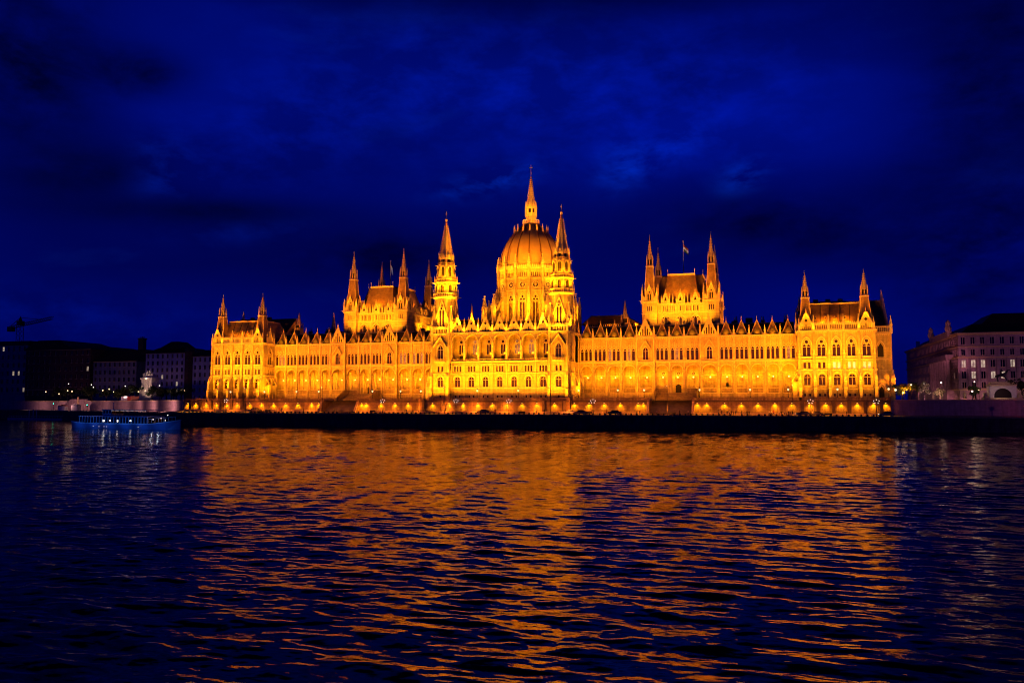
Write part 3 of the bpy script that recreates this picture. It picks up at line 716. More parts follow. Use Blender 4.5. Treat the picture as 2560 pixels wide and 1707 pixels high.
    for k in range(8):
        a = R(k*45)
        for (ap2, z, h, w) in ((3.75, 48.6, 2.6, .5), (3.18, 54.6, 3.2, .45)):
            m.at(cx+ap2*math.sin(a), cy-ap2*math.cos(a), 0, k*45)
            m.mt('void'); m.prism([(-w, z), (-.06, z), (-.06, z+h), (-w/2, z+h+.3), (-w, z+h)], -.14, 0); m.prism([(.06, z), (w, z), (w, z+h), (w/2, z+h+.3), (.06, z+h)], -.14, 0)
            m.mt('carve'); hood(m, 0, z+h-.3, w*2+.2, .9, 'p', .16, .25)
        a2 = a+math.pi/8
        m.at(cx+3.3*math.sin(a2), cy-3.3*math.cos(a2), 0, k*45+22.5); m.mt('carve'); pin(m, 0, -.55, 47.3, .5, 7.4, .5); m.beam((0, -.5, 53.3), (0, .5, 56.0), .3, .5)
    m.at(); m.mt('stone'); m.lathe(cx, cy, [(2.6, 58.9), (2.5, 61.2)], 8)
    o = part(m, 'great_tower')
    s = MB(('carve', 'void', 'gilt'), side)
    s.lathe(cx, cy, [(2.75, 61.0), (2.75, 61.3), (2.5, 61.5), (1.6, 67), (.36, 74.3)], 8)
    for k in range(8):
        a = R(k*45); s.at(cx+2.42*math.sin(a), cy-2.42*math.cos(a), 0, k*45); s.mt('void'); s.box(-.38, .38, -.1, .1, 60.0, 61.0); s.mt('carve'); hood(s, 0, 60.9, .9, .7, 'p', .16, .25)
        s.prism([(-.75, 61.3), (.75, 61.3), (0, 63.2)], -.2, 0)
        s.at(); a2 = a+math.pi/8; rr = 2.75; pin(s, cx+rr*math.sin(a2), cy-rr*math.cos(a2), 59.5, .34, 4.4)
        for j in range(15):
            t = j/15; zz = 62.2+12*t; r = 2.05-1.68*t if t > .4 else 2.1-1.75*t
            r = (2.5+(1.6-2.5)*(zz-61.5)/5.5) if zz < 67 else (1.6+(.36-1.6)*(zz-67)/7.3)
            e = .17; s.box(cx+(r+.12)*math.sin(a2)-e, cx+(r+.12)*math.sin(a2)+e, cy-(r+.12)*math.cos(a2)-e, cy-(r+.12)*math.cos(a2)+e, zz, zz+.38)
    s.lathe(cx, cy, [(.35, 74.2), (.5, 74.6), (.25, 75.0), (.5, 76.2), (.12, 76.6)], 8)
    s.mt('gilt'); s.beam((cx, cy, 76.5), (cx, cy, 79.2), .12); s.box(cx-.35, cx+.35, cy-.05, cy+.05, 78.1, 78.3)
    sub(s, 'spire', o)
    return o
TOW = [tower(-1), tower(1)]

# ---- drum and dome
DX, DY = .3, 33.7
def drum():
    m = MB(('stone', 'carve')); Rc = 13.3; ap = Rc*math.cos(math.pi/16); hs = Rc*math.sin(math.pi/16)
    for k in range(16):
        d = k*22.5; a = R(d); m.at(DX+ap*math.sin(a), DY-ap*math.cos(a), 0, d); m.mt('stone')
        front = abs(((d+180) % 360)-180) < 100
        if front:
            wallrow(m, -hs, hs, 30, 57.3, unit(m, 'dome_lancet_window', 0, 38.4) if k in (0, 1, 15, 2, 14, 3, 13) else [])
            unit(m, 'star_window', 0, 54.6, 0, 2)
            H = []
            for j in range(5): H += unit(m, 'gallery_opening', (j-2)*.72, 57.8)
            wallrow(m, -hs, hs, 57.3, 61.2, H)
        else: wallrow(m, -hs, hs, 30, 61.2, [])
        m.mt('carve'); string(m, -hs-.1, hs+.1, 0, 57.1, .3, .3); string(m, -hs-.1, hs+.1, 0, 60.9, .45, .4); string(m, -hs, hs, 0, 52.4, .25, .25)
        hood(m, 0, 47.2, 2.7, 3.9, 'p', .25, .2)
        for j in range(6): x = (j-2.5)*.8; m.prism([(x-.3, 61.3), (x+.3, 61.3), (x+.3, 62.0), (x, 62.7), (x-.3, 62.0)], -.4, -.1)
        m.at(); c = a+math.pi/16; ca = (d+11.25)
        m.at(DX+Rc*math.sin(c), DY-Rc*math.cos(c), 0, ca)
        m.mt('stone'); m.box(-.5, .5, -.7, .3, 30, 61.3); m.mt('carve'); pin(m, 0, -.35, 61.3, 1.0, 5.4, .65)
        m.mt('stone'); m.box(-.62, .62, -1.7, .1, 30, 47.5); m.mt('carve'); pin(m, 0, -1.2, 47.5, 1.1, 6.2, .6); m.box(-.7, .7, -1.8, .1, 47.3, 47.6)
        rel = abs(((ca+180) % 360)-180)
        if 30 < rel < 150:
            m.mt('stone'); m.box(-.7, .7, -7.0, -5.4, 28, 43.5); m.box(-.8, .8, -7.1, -5.3, 39.8, 40.2); m.mt('carve'); pin(m, 0, -6.2, 43.5, 1.4, 7.4, .65)
            m.mt('stone'); m.beam((0, -5.6, 43.5), (0, -.2, 51.8), .5, 1.0); m.beam((0, -5.6, 40.5), (0, -.2, 45.5), .4, .6)
            m.box(-.5, .5, -5.5, -.2, 28, 40.5)
    m.at(); m.mt('stone'); m.lathe(DX, DY, [(18.6, 26), (18.6, 38.2)], 16); m.mt('tile'); m.lathe(DX, DY, [(18.7, 38.2), (13.2, 40.5)], 16, cap=False)
    return part(m, 'drum')
DRUM = drum()
PROF = [(12.5, 61.2), (12.75, 62.5), (12.7, 64.5), (12.35, 66.9), (11.9, 68.8), (11.2, 70.6), (10.3, 72.6), (9.2, 74.4), (7.9, 76.1), (6.5, 77.5), (5.1, 78.8), (3.4, 80.6)]
def dome():
    m = MB(('dometile',)); m.lathe(DX, DY, PROF, 64, cap=True); o = m.build('dome', PAL, smooth=True)
    for p in o.data.polygons:
        if len(p.vertices) > 4: p.use_smooth = False
    for k in range(16):
        a = math.pi/16+k*math.pi/8; r = MB(('rib',))
        for (r0, z0), (r1, z1) in zip(PROF[:-1], PROF[1:]):
            r.beam((DX+r0*math.sin(a), DY-r0*math.cos(a), z0), (DX+r1*math.sin(a), DY-r1*math.cos(a), z1), .42 if r0 > 6 else .26, .4)
        sub(r, 'rib', o)
    c = MB(('carve', 'void'))
    for k in range(16):
        a = math.pi/16+k*math.pi/8; c.at(DX+6.95*math.sin(a), DY-6.95*math.cos(a), 0, math.degrees(a)); c.prism([(-.75, 76.4), (.75, 76.4), (0, 78.6)], -.25, .25); pin(c, 0, 0, 76.6, .5, 3.6, .6)
    c.at(); sub(c, 'pinnacle_crown', o)
    l = MB(('carve', 'void', 'slate'))
    l.mt('slate'); l.lathe(DX, DY, [(3.4, 80.0), (2.4, 81)], 16); l.mt('carve'); l.lathe(DX, DY, [(2.3, 80.6), (3.5, 81.0), (3.5, 81.4)], 16)
    for k in range(24): a = 2*math.pi*k/24; l.box(DX+3.3*math.sin(a)-.1, DX+3.3*math.sin(a)+.1, DY-3.3*math.cos(a)-.1, DY-3.3*math.cos(a)+.1, 81.4, 82.4)
    l.lathe(DX, DY, [(3.1, 82.3), (3.45, 82.3), (3.45, 82.5), (3.1, 82.5)], 16, cap=False)
    l.lathe(DX, DY, [(1.7, 81), (1.6, 82.6), (2.5, 84.2), (2.5, 84.8)], 8); l.mt('void'); l.lathe(DX, DY, [(1.35, 84.8), (1.35, 88)], 8); l.mt('carve')
    for k in range(8):
        a = math.pi/8+k*math.pi/4; pin(l, DX+2.15*math.sin(a), DY-2.15*math.cos(a), 84.8, .5, 5.6, .45)
        b = k*math.pi/4; l.at(DX+1.95*math.sin(b), DY-1.95*math.cos(b), 0, math.degrees(b)); l.prism([(-.75, 87.2), (.75, 87.2), (0, 90.2)], -.15, .15); l.box(-.75, .75, -.15, .15, 84.8, 85.5); l.at()
    lo = sub(l, 'lantern', o)
    s = MB(('carve', 'gilt')); s.lathe(DX, DY, [(1.9, 87.6), (1.6, 89.5), (.85, 94), (.2, 100.3)], 8)
    for k in range(8):
        a = math.pi/8+k*math.pi/4
        for j in range(13):
            zz = 89.6+j*.8; r = 1.6-(zz-89.5)*.17 if zz < 94 else .85-(zz-94)*.103; e = .15
            s.box(DX+(r+.1)*math.sin(a)-e, DX+(r+.1)*math.sin(a)+e, DY-(r+.1)*math.cos(a)-e, DY-(r+.1)*math.cos(a)+e, zz, zz+.32)
    s.ball(DX, DY, 100.4, .35, 8); s.mt('gilt'); s.beam((DX, DY, 100), (DX, DY, 105.6), .16); s.ball(DX, DY, 102.2, .28, 8); s.box(DX-.75, DX+.75, DY-.07, DY+.07, 104.4, 104.65)
    sub(s, 'spire', o)
    return o
DOME = dome()

# ---- the two chamber blocks with four corner towers each
def chamber(side):
    X0, X1, Y0, Y1 = 49.9, 72.3, 20.5, 47.8; cx, cy = 61.1, 34.15
    m = MB(('stone', 'carve'), side)
    def face(ox, oy, deg, L, roofs):
        m.at(ox, oy, 0, deg); n = [L/2-5.4, L/2, L/2+5.4]; a, b = 2.6, L-2.6; y = -1.7
        m.mt('stone'); H = []
        for x in n: H += unit(m, 'traceried_window', x, 34.6, y, 0)
        wallrow(m, a, b, 28, 41.6, H, .45, y)
        H = []
        for k in (-2.5, -1.5, -.5, .5, 1.5, 2.5) if L > 25 else (-2, -1, 0, 1, 2): H += unit(m, 'slit_window', L/2+k*2.75, 42.2, y)
        wallrow(m, a, b, 41.6, 44.8, H, .4, y)
        m.mt('carve'); string(m, a, b, y, 41.4, .3, .3); cornice(m, a, b, y, 44.7, .35, .4, .55, .25, .3)
        for x in n: hood(m, x, 38.2, 3.9, 2.6, 'p', .2, .2, y, 3)
        for k in range(14 if L < 25 else 18):
            x = a+.5+(b-a-1)*k/(13 if L < 25 else 17); m.box(x-.13, x+.13, y-.3, y, 41.8, 44.4)
        for x in n:
            gable(m, x, y-.2, 45.1, 2.9, 3.9, .6, 5); m.mt('void'); m.prism([(x-.5, 46), (x+.5, 46), (x, 47.6)], y-.26, y-.22); m.mt('carve')
            m.box(x-1.3, x+1.3, y-.1, y+2.5, 45.1, 46.4)
        for x in (L/2-8.1, L/2-6.9, L/2-3.9, L/2-2.7, L/2-1.5, L/2+1.5, L/2+2.7, L/2+3.9, L/2+6.9, L/2+8.1): pin(m, x, y-.1, 45.1, .4, 3.6)
        hw = 7.6 if L < 25 else 9.6; ht = 4.95 if L < 25 else 6.6; dep = (Y1-Y0 if L < 25 else X1-X0)/2
        roofs.at(ox, oy, 0, deg); roofs.mt('tile'); c = L/2
        roofs.frust(c-hw, c+hw, -.9, dep+1, 44.9, c-hw+1.2, c+hw-1.2, .9, dep+1, 48.4)
        roofs.frust(c-hw+1.2, c+hw-1.2, .9, dep+1, 48.4, c-ht, c+ht, 3.6, dep+1, 56.2)
        roofs.mt('carve'); roofs.box(c-ht-.1, c+ht+.1, 3.3, 3.8, 56.1, 56.75); roofs.mt('slate'); roofs.box(c-ht, c+ht, 3.8, dep+1, 56.2, 56.6)
        for xx in (c-ht, c+ht): roofs.mt('gilt'); roofs.beam((xx, 3.5, 56.7), (xx, 3.5, 58.6), .12); roofs.ball(xx, 3.5, 58.2, .22, 6)
    rf = MB(('tile', 'carve', 'slate', 'gilt'), side)
    face(X0, Y0, 0, X1-X0, rf); face(X1, Y0, 90, Y1-Y0, rf); face(X0, Y1, -90, Y1-Y0, rf)
    m.at(); m.mt('stone'); m.box(X0, X1, Y0, Y1, 26, 44.9)
    for (x, y) in ((X0, Y0), (X1, Y0), (X0, Y1), (X1, Y1)):
        h = 2.8; m.at(); m.mt('stone')
        for d in (0, 90, -90, 180):
            a = R(d); m.at(x+h*math.sin(a), y-h*math.cos(a), 0, d); m.mt('stone')
            wallrow(m, -h, h, 28, 41.6, []); wallrow(m, -h, h, 41.6, 45.6, unit(m, 'slit_window', 0, 42.3, 0) if d != 180 else [])
            m.mt('carve'); string(m, -h-.1, h+.1, 0, 41.3, .2, .25); string(m, -h, h, 0, 39.2, .12, .18); cornice(m, -h-.2, h+.2, 0, 45.5, .3, .5, .5, .25, .3)
            m.mt('stone'); m.prism([(-1.15, 46), (1.15, 46), (1.15, 49.0), (0, 51.6), (-1.15, 49.0)], -.1, .35); m.mt('void')
            for q in (-.4, .4): m.prism([(q-.24, 46.4), (q+.24, 46.4), (q+.24, 48.3), (q, 48.8), (q-.24, 48.3)], -.14, -.11)
            m.prism([(-.3, 49.3), (0, 49.0), (.3, 49.3), (0, 49.8)], -.14, -.11); m.mt('carve')
            for sg in (-1, 1): m.beam((sg*1.4, -.2, 48.6), (0, -.2, 52.0), .22); pin(m, sg*1.35, -.1, 46, .38, 5.0); m.prism([(sg*2.1-.6, 46), (sg*2.1+.6, 46), (sg*2.1+.6, 47.0), (sg*2.1, 48.2), (sg*2.1-.6, 47.0)], -.05, .25); 
            pin(m, -h+.1, .1, 46, .7, 5.2); pin(m, 0, -.1, 51.5, .3, 1.3)
            m.beam((h-.1, .1, 45.9), (h+1.0, -1.0, 46.1), .22)
    o = part(m.at(), 'chamber_block')
    sub(rf.at(), 'roof', o)
    for (x, y) in ((X0, Y0), (X1, Y0), (X0, Y1), (X1, Y1)):
        t = MB(('tile', 'carve', 'void', 'gilt'), side); spirelet(t, x, y, 46.4, 2.1, 59.0, 1.2, 62.4, 71.4, o); sub(t, 'turret_spire', o)
    return o
CHAM = [chamber(-1), chamber(1)]

# small turrets and the hall roofs that show above the wings
def minor():
    first = None
    for s in (-1, 1):
        m = MB(('stone', 'carve', 'void'), s); m.box(22, 43, 36, 52, 26, 39.6); m.mt('carve')
        for k in range(24): x = 22.6+k*.85; m.box(x-.14, x+.14, 35.6, 35.9, 37.2, 39.4)
        m.mt('void'); m.box(22.2, 42.8, 35.85, 36, 37.0, 39.5); h = part(m, 'rear_hall')
        r = MB(('tile', 'carve'), s); r.frust(20.5, 44, 35.4, 52, 39.6, 23.5, 37.5, 40, 47, 43.2); r.mt('carve'); r.box(23.4, 37.6, 39.8, 40.1, 43.15, 43.45); sub(r, 'roof', h)
        for fr in ((74, 100, 20, 34, 30, 76, 98, 24, 30, 37.2), (26, 50, 18, 36, 30, 30, 48, 24, 32, 36.6)):
            r = MB(('slate',), s); r.frust(*fr)
            if fr[0] == 74: r.box(84, 86.5, 24, 26, 36, 39.4); r.box(79, 81, 24, 25.6, 36, 38.4)
            sub(r, 'roof', h)
        first = first or h
    return first
HALL = minor()
for (x, y, zt, zb, w) in ((38.6, 32, 48.6, 36, 1.5), (-83.6, 25, 46.6, 34, 1.4), (-103, 30, 47.8, 38, 1.4), (-25.5, 35, 49.6, 37, 1.3), (103, 30, 47.5, 38, 1.3)):
    t = MB(('stone', 'carve', 'void', 'gilt')); t.box(x-w, x+w, y-w, y+w, zb-4, zb+(zt-zb)*.25); t.mt('carve'); t.box(x-w-.2, x+w+.2, y-w-.2, y+w+.2, zb+(zt-zb)*.25, zb+(zt-zb)*.25+.3)
    z1 = zb+(zt-zb)*.28
    for a in (-1, 1):
        for b in (-1, 1): pin(t, x+a*w*.85, y+b*w*.85, z1, .4, (zt-zb)*.28)
    t.mt('void'); t.box(x-w*.45, x+w*.45, y-w*.45, y+w*.45, z1, z1+(zt-zb)*.15); t.mt('carve'); t.lathe(x, y, [(w*.9, z1+(zt-zb)*.13), (w*.55, z1+(zt-zb)*.3), (.06, zt)], 8)
    sub(t, 'roof_turret', HALL)
# ------------------------------------------------------------------ ground, quay, retaining wall
def lerp(a, b, t): return a+(b-a)*t
def yedge(x): return -20.5-3.5*max(-1, min(1, x/125))
def zedge(x): return 4.5-.22*max(-1, min(1, x/125))
def zwall(x): return 5.0-.45*max(-1, min(1, x/125))
def zq(x, y):
    t = max(0, min(1, (y-yedge(x))/(-13-yedge(x)))); return lerp(zedge(x), zwall(x), t)
BANK = [(-700, 190), (-450, 120), (-303, 70), (-245, 48), (-195, 18), (-150, -8), (-125, -17)]
WALL = [(-700, 215), (-450, 138), (-297, 82), (-238, 58), (-190, 30), (-152, 2), (-128, -12.9)]
def sheet(name, quads, matn):
    me = bpy.data.meshes.new(name); v = []; f = []
    for q in quads: i = len(v); v += list(q); f.append(list(range(i, i+len(q))))
    me.from_pydata(v, [], f); me.materials.append(M[matn]); me.update()
    o = bpy.data.objects.new(name, me); COL.objects.link(o); return tag(o, kind='structure')
xs = [-125+i*10 for i in range(26)]
q = []
for a, b in zip(xs[:-1], xs[1:]):
    q.append([(a, yedge(a)+.3, zedge(a)), (b, yedge(b)+.3, zedge(b)), (b, -12.6, zwall(b)), (a, -12.6, zwall(a))])
q.append([(125, yedge(125)+.3, zedge(125)), (700, -10, 4.28), (700, 6, 4.5), (125, -12.6, 4.55)])
for i in range(6):
    (ax, ay), (bx, by), (cx, cy), (dx, dy) = BANK[i], BANK[i+1], WALL[i+1], WALL[i]
    q.append([(ax, ay, 4.6), (bx, by, 4.7), (cx, cy+.3, 4.9 if i < 5 else 5.4), (dx, dy+.3, 4.8 if i < 5 else 4.9)])
sheet('quay_road', q, 'quay')
sheet('terrace_paving', [[(-127, -12.8, G0), (-27, -12.8, G0), (-27, 13, G0), (-127, 13, G0)], [(27, -12.8, G0), (127, -12.8, G0), (127, 13, G0), (27, 13, G0)], [(-27, -16.8, G0), (27, -16.8, G0), (27, 13, G0), (-27, 13, G0)]], 'quay')
q = [[(WALL[i][0], WALL[i][1]+.4, 9.05), (WALL[i+1][0], WALL[i+1][1]+.4, 9.05), (WALL[i+1][0], 3000, 9.05), (WALL[i][0], 3000, 9.05)] for i in range(6)]
q.append([(-3000, 1000, 9.05), (-700, 215, 9.05), (-700, 3000, 9.05), (-3000, 3000, 9.05)])
q.append([(-128, -12.5, 9.05), (128, -12.5, 9.05), (128, 3000, 9.05), (-128, 3000, 9.05)]); q.append([(128, -12.5, 9.05), (3000, 90, 9.05), (3000, 3000, 9.05), (128, 3000, 9.05)])
sheet('ground', q, 'ground')
# embankment wall at the water
e = MB(('quaywall', 'quay'))
pts = BANK[:-1]+[(x, yedge(x)) for x in xs]+[(700, -10.4)]
for (ax, ay), (bx, by) in zip(pts[:-1], pts[1:]):
    za = 4.65 if ax < -125 else zedge(ax); zb = 4.65 if bx < -125 else zedge(bx)
    e.mt('quaywall'); e.poly([(ax, ay-.9, -1.5), (bx, by-.9, -1.5), (bx, by, zb-.3), (ax, ay, za-.3)])
    e.mt('quay'); i0 = len(e.v)
    for dy, dz in ((-.12, -.3), (-.12, .06), (.5, .06), (.5, -.3)):
        e.v.append((ax, ay+dy, za+dz)); e.v.append((bx, by+dy, zb+dz))
    for k in range(3): e.f.append([i0+2*k, i0+2*k+1, i0+2*k+3, i0+2*k+2]); e.m.append(e.cur)
o = e.build('embankment_wall'); tag(o, 'long dark sloping stone embankment wall standing in the river', 'embankment')

# retaining wall below the palace, with wall lamps
RW = tag(empty('retaining_wall', (0, -13, 4.6)), 'stone terrace retaining wall lit by a row of downward lamps below the palace', 'retaining wall'); RW.location = (0, 0, 0)
def rwseg(x0, x1, y, piers, zb=4.0):
    m = MB(('base', 'dkstone', 'carve')); bl = MB(('base', 'carve'))
    m.at(0, y, 0, 0); m.mt('base'); m.box(x0, x1, 0, .5, zb, 8.75); m.mt('dkstone'); m.box(x0, x1, -.35, .5, 8.75, 9.15); m.mt('carve')
    m.box(x0, x1, -.9, -.002, zb, zwall((x0+x1)/2)+.55)
    for px in piers: m.mt('dkstone'); m.box(px-.5, px+.5, -.75, 0, zb, 9.3)
    m.at(); bl.at(0, y, 0, 0); bl.mt('base'); balus(bl, x0, x1, -.2, 9.15, 1.0, .42, .16, .3); n = max(1, round((x1-x0)/5.25))
    for k in range(n+1): x = x0+(x1-x0)*k/n; bl.box(x-.35, x+.35, -.28, .18, 9.15, 10.3)
    part(m.at(), 'wall', RW); part(bl.at(), 'balustrade', RW)
for s in (-1, 1):
    segs = [(27, 53.0), (67.6, 101.0)]
    for a, b in segs:
        a2, b2 = sorted((s*a, s*b)); rwseg(a2, b2, -13, [])
    a2, b2 = sorted((s*101.0, s*127.0)); rwseg(a2, b2, -13, [s*(113+(i-2.5)*4.62) for i in range(6)])
    for bx_ in ((s*27-.3, s*27+.3, -17.1, -12.6, 4, 9.15), (s*127-.3, s*127+.3, -13.2, 10, 4, 10.1)): m = MB(('base',)); m.box(*bx_); part(m, 'wall', RW)
rwseg(-27, 27, -17, [-26.4, -21.9-3.6, -18.2, 18.2, 25.5, 26.4][1:5])
wl = [s*(113+(i-2)*4.62) for s in (-1, 1) for i in range(5)]+[s*125.8 for s in (-1, 1)]
wl += [s*(EDGES[i]+EDGES[i+1])/2 for s in (-1, 1) for i in range(14)]
wl = [x for x in wl if not (52 < abs(x) < 68.5) and abs(x) > 27.5]+[-68.9, 68.9, -51.4, 51.4]
WLP = [(x, -13) for x in wl]+[((i-3)*5.295, -17) for i in range(7)]+[(s*22, -17) for s in (-1, 1)]
pm = None
for x, y in WLP:
    if pm is None:
        w = MB(('wallglow', 'iron')); w.mt('iron'); w.box(-.25, .25, -.42, -.02, 8.42, 8.6); w.mt('wallglow'); w.box(-.17, .17, -.36, -.08, 8.34, 8.415)
        pm = w.build('wall_lamp', RW); pm.location = (x, y, 0)
    else: c = pm.copy(); COL.objects.link(c); c.parent = RW; c.location = (x, y, 0)
# left and right bank walls away from the palace
m = MB(('paleblock', 'carve'))
m.mats = ['ministry', 'carve']
for i in range(6):
    (ax, ay), (bx, by) = WALL[i], WALL[i+1]; L = math.hypot(bx-ax, by-ay); m.at(ax, ay, 0, math.degrees(math.atan2(by-ay, bx-ax)))
    m.mt('ministry'); m.box(0, L, 0, .5, 4, 9.3); m.mt('carve'); m.box(0, L, -.12, .6, 9.3, 9.6)
m.at(-249, 57, 0, 22); m.mt('ministry'); m.box(0, 8.5, 0, 3, 4, 10.4); i0 = len(m.v)
for yy in (.2, 2.8):
    for p in ((-6, 4.5), (0, 4.5), (0, 10.3)): m.v.append(m.W(p[0], yy, p[1]))
for f in ((0, 1, 2), (3, 4, 5), (0, 2, 5, 3)): m.f.append([i0+k for k in f]); m.m.append(0)
m.mt('carve'); m.box(3.6, 4.4, -.4, 0, 4.5, 11.5)
o = m.at().build('bank_wall'); tag(o, 'low pinkish stone bank wall with a stepped bastion, left of the palace', 'wall')
m = MB(('ministry', 'carve')); m.box(127.4, 600, -12.4, -11.9, 4, 9.1); m.mt('carve'); m.box(127.4, 600, -12.6, -11.8, 9.1, 9.4)
o = m.build('bank_wall'); tag(o, 'dark low bank wall right of the palace under the statue', 'wall')
# two stairways
for s in (-1, 1):
    m = MB(('quay', 'base', 'carve'), s); st = tag(empty('staircase', (s*60, -9, 4.6)), 'shadowy stone staircase through the terrace wall, %s of the dome' % ('left' if s < 0 else 'right'), 'staircase', 'stairways through the terrace wall'); st.location = (0, 0, 0)
    n = 26
    for k in range(n): m.box(53.2, 67.4, -13.4+k*.32, -4.6, 4.3+(k)*.185, 4.3+(k+1)*.185+.001*k)
    part(m, 'flight', st)
    for x in (53.0, 67.6): m = MB(('base', 'carve'), s); m.mt('base'); m.box(x-.35, x+.35, -13.6, -4.6, 4, 9.3); m.mt('carve'); m.beam((x, -15.8, 4.9), (x, -12.5, 10.2), .8, .5); m.box(x-.45, x+.45, -12.6, -4.5, 9.3, 10.2); part(m, 'side_wall', st)
    m = MB(('base', 'carve'), s)
    for k in range(15): m.box(54, 67, -1.8+k*.6, 7.6, 9.15+k*.188, 9.15+(k+1)*.188)
    part(m, 'upper_flight', st)
    for x in (53.6, 67.4): m = MB(('base',), s); m.box(x-.4, x+.4, -2.4, 7.4, 9.2, 10.4); m.frust(x-.4, x+.4, -2.0, 7.4, 10.4, x-.35, x+.35, 4, 7.4, 13.3); part(m, 'side_wall', st)

# ------------------------------------------------------------------ street furniture
def lampset(proto, places, label, group):
    for i, (x, y, z) in enumerate(places):
        o = proto if i == 0 else copy_tree(proto)
        o.location = (x, y, z); o['group'] = group
        o['label'] = label if isinstance(label, str) else label[i]
    return proto
def whereabouts(x):
    a = abs(x); s = 'left' if x < 0 else 'right'
    if a > 101: return 'below the %s end pavilion' % s
    if a > 75: return 'below the outer %s arcade' % s
    if a > 46: return 'by the %s staircase' % s
    if a > 27: return 'below the inner %s arcade' % s
    if a > 17: return 'below the %s great tower' % s
    return 'below the dome front, %s half' % s
def mk(name, cat, parts, loc=(0, 0, 0)):
    t = empty(name, loc); t['category'] = cat
    for pn, mb in parts: part(mb, pn, t)
    return t
# lanterns on the balustrade
p = MB(('iron',)); p.lathe(0, 0, [(.22, 0), (.12, .3), (.07, .6), (.05, 2.0), (.12, 2.1)], 8)
g = MB(('lampglow', 'iron')); g.lathe(0, 0, [(.12, 2.1), (.3, 2.4), (.32, 2.65), (.1, 2.85)], 8); g.mt('iron'); g.lathe(0, 0, [(.34, 2.8), (.05, 3.1), (.03, 3.4)], 8)
TL = [(x, -12.85, 10.2) for x in (-107, -92.2, -78.5, -69.2, -47.3, -36.2, -28.3, 29.4, 42.8, 51.6, 69.7, 85.6, 97.3, 112, 126.8)]+[(-5.6, -16.85, 10.2), (9.2, -16.85, 10.2)]
t = mk('terrace_lamp', 'lamp', [('post', p), ('lantern', g)])
cnt = {}
def ordlab(fmt, pts):
    groups = {}
    for pt in pts: groups.setdefault(whereabouts(pt[0]), []).append(pt)
    out = []
    W = ['first', 'second', 'third', 'fourth', 'fifth', 'sixth', 'seventh', 'eighth', 'ninth', 'tenth', 'eleventh', 'twelfth', 'thirteenth', 'fourteenth', 'fifteenth', 'sixteenth', 'seventeenth', 'eighteenth', 'nineteenth', 'twentieth', 'last but one', 'last']
    for pt in pts:
        wb = whereabouts(pt[0]); gr = sorted(groups[wb]); k = gr.index(pt)
        out.append(fmt % (('' if len(gr) == 1 else W[min(k, 21)]+' ') , wb))
    return out
lampset(t, TL, ordlab('%slit lantern from the left on the balustrade %s', TL), 'lit lanterns on the terrace balustrade')
# five-globe candelabra on the quay
p = MB(('iron',)); p.lathe(0, 0, [(.3, 0), (.25, .6), (.1, .9), (.07, 4.0), (.1, 4.6)], 8)
GL = []; gp = [(0, 0, 5.1), (.75, 0, 4.75), (-.75, 0, 4.75), (.45, -.3, 4.1), (-.45, -.3, 4.1)]
for a in gp: g = MB(('lampwhite',)); g.ball(a[0], a[1], a[2], .14, 8); GL.append(('globe', g)); p.beam((0, 0, a[2]-.6), (a[0], a[1], a[2]-.17), .05)
CAN = [(x, yedge(x)+1.0, zedge(x)) for x in (-106.3, -40.6, -12.6, 6.7, 35.8, 103.4, 122)]
t = mk('candelabra_lamp', 'street lamp', [('post', p)]+GL)
lampset(t, CAN, ordlab('%sfive-globed quay lamp from the left, %s', CAN), 'five-globed lamps on the quay')
# tall slim masts
p = MB(('iron',)); p.lathe(0, 0, [(.14, 0), (.1, .5), (.06, 9.2)], 6); p.beam((0, 0, 9.2), (0, -.9, 9.5), .06)
g = MB(('lampwhite', 'iron')); g.box(-.14, .14, -1.2, -.7, 9.42, 9.5); g.mt('iron'); g.box(-.18, .18, -1.25, -.65, 9.5, 9.6)
MA = [(x, yedge(x)+1.4, zedge(x)) for x in (-97.9, -65.1, -17.1, 21.3, 60.0, 98.3)]
t = mk('tall_street_lamp', 'street lamp', [('mast', p), ('lamp_head', g)])
lampset(t, MA, ordlab('%stall slim lamp mast %s', MA), 'tall slim lamp masts on the quay')
# bollards
b = MB(('iron',)); b.box(-.26, .26, -.22, .22, 0, .55); b.frust(-.26, .26, -.22, .22, .55, -.2, .2, -.16, .16, .66); b.box(-.3, .3, -.26, .26, 0, .08)
bo = tag(b.build('bollard'), 'squat dark bollard in the long evenly spaced row along the quay edge', 'bollard', 'bollards along the quay edge')
first = True
for i in range(143):
    x = -122.8+i*1.73
    if any(abs(x-c[0]) < .8 for c in CAN+MA): continue
    if rnd.random() < .06: continue
    o = bo if first else bo.copy()
    if not first: COL.objects.link(o)
    first = False; o.location = (x, yedge(x)+.95, zedge(x)+.02)
# benches
def bench_at(x, i, lab):
    t = mk('bench', 'bench', [('seat', sb), ('backrest', bb)]) if i == 0 else None
    return t
sb = MB(('iron',)); sb.box(-1.1, 1.1, -.25, .25, .4, .48); [sb.box(k-.05, k+.05, -.25, .25, 0, .4) for k in (-.9, .9)]
bb = MB(('iron',)); bb.box(-1.1, 1.1, .2, .27, .5, .95)
t = mk('bench', 'bench', [('seat', sb), ('backrest', bb)])
BE = [(x, yedge(x)+2.2, zq(x, yedge(x)+2.2)) for x in (-92.5, -88.8, -45.2, -23.5, 10.9, 34.1, 61.5, 108.5)]
lampset(t, BE, ordlab('%sdark bench from the left, %s', BE), 'benches on the quay')

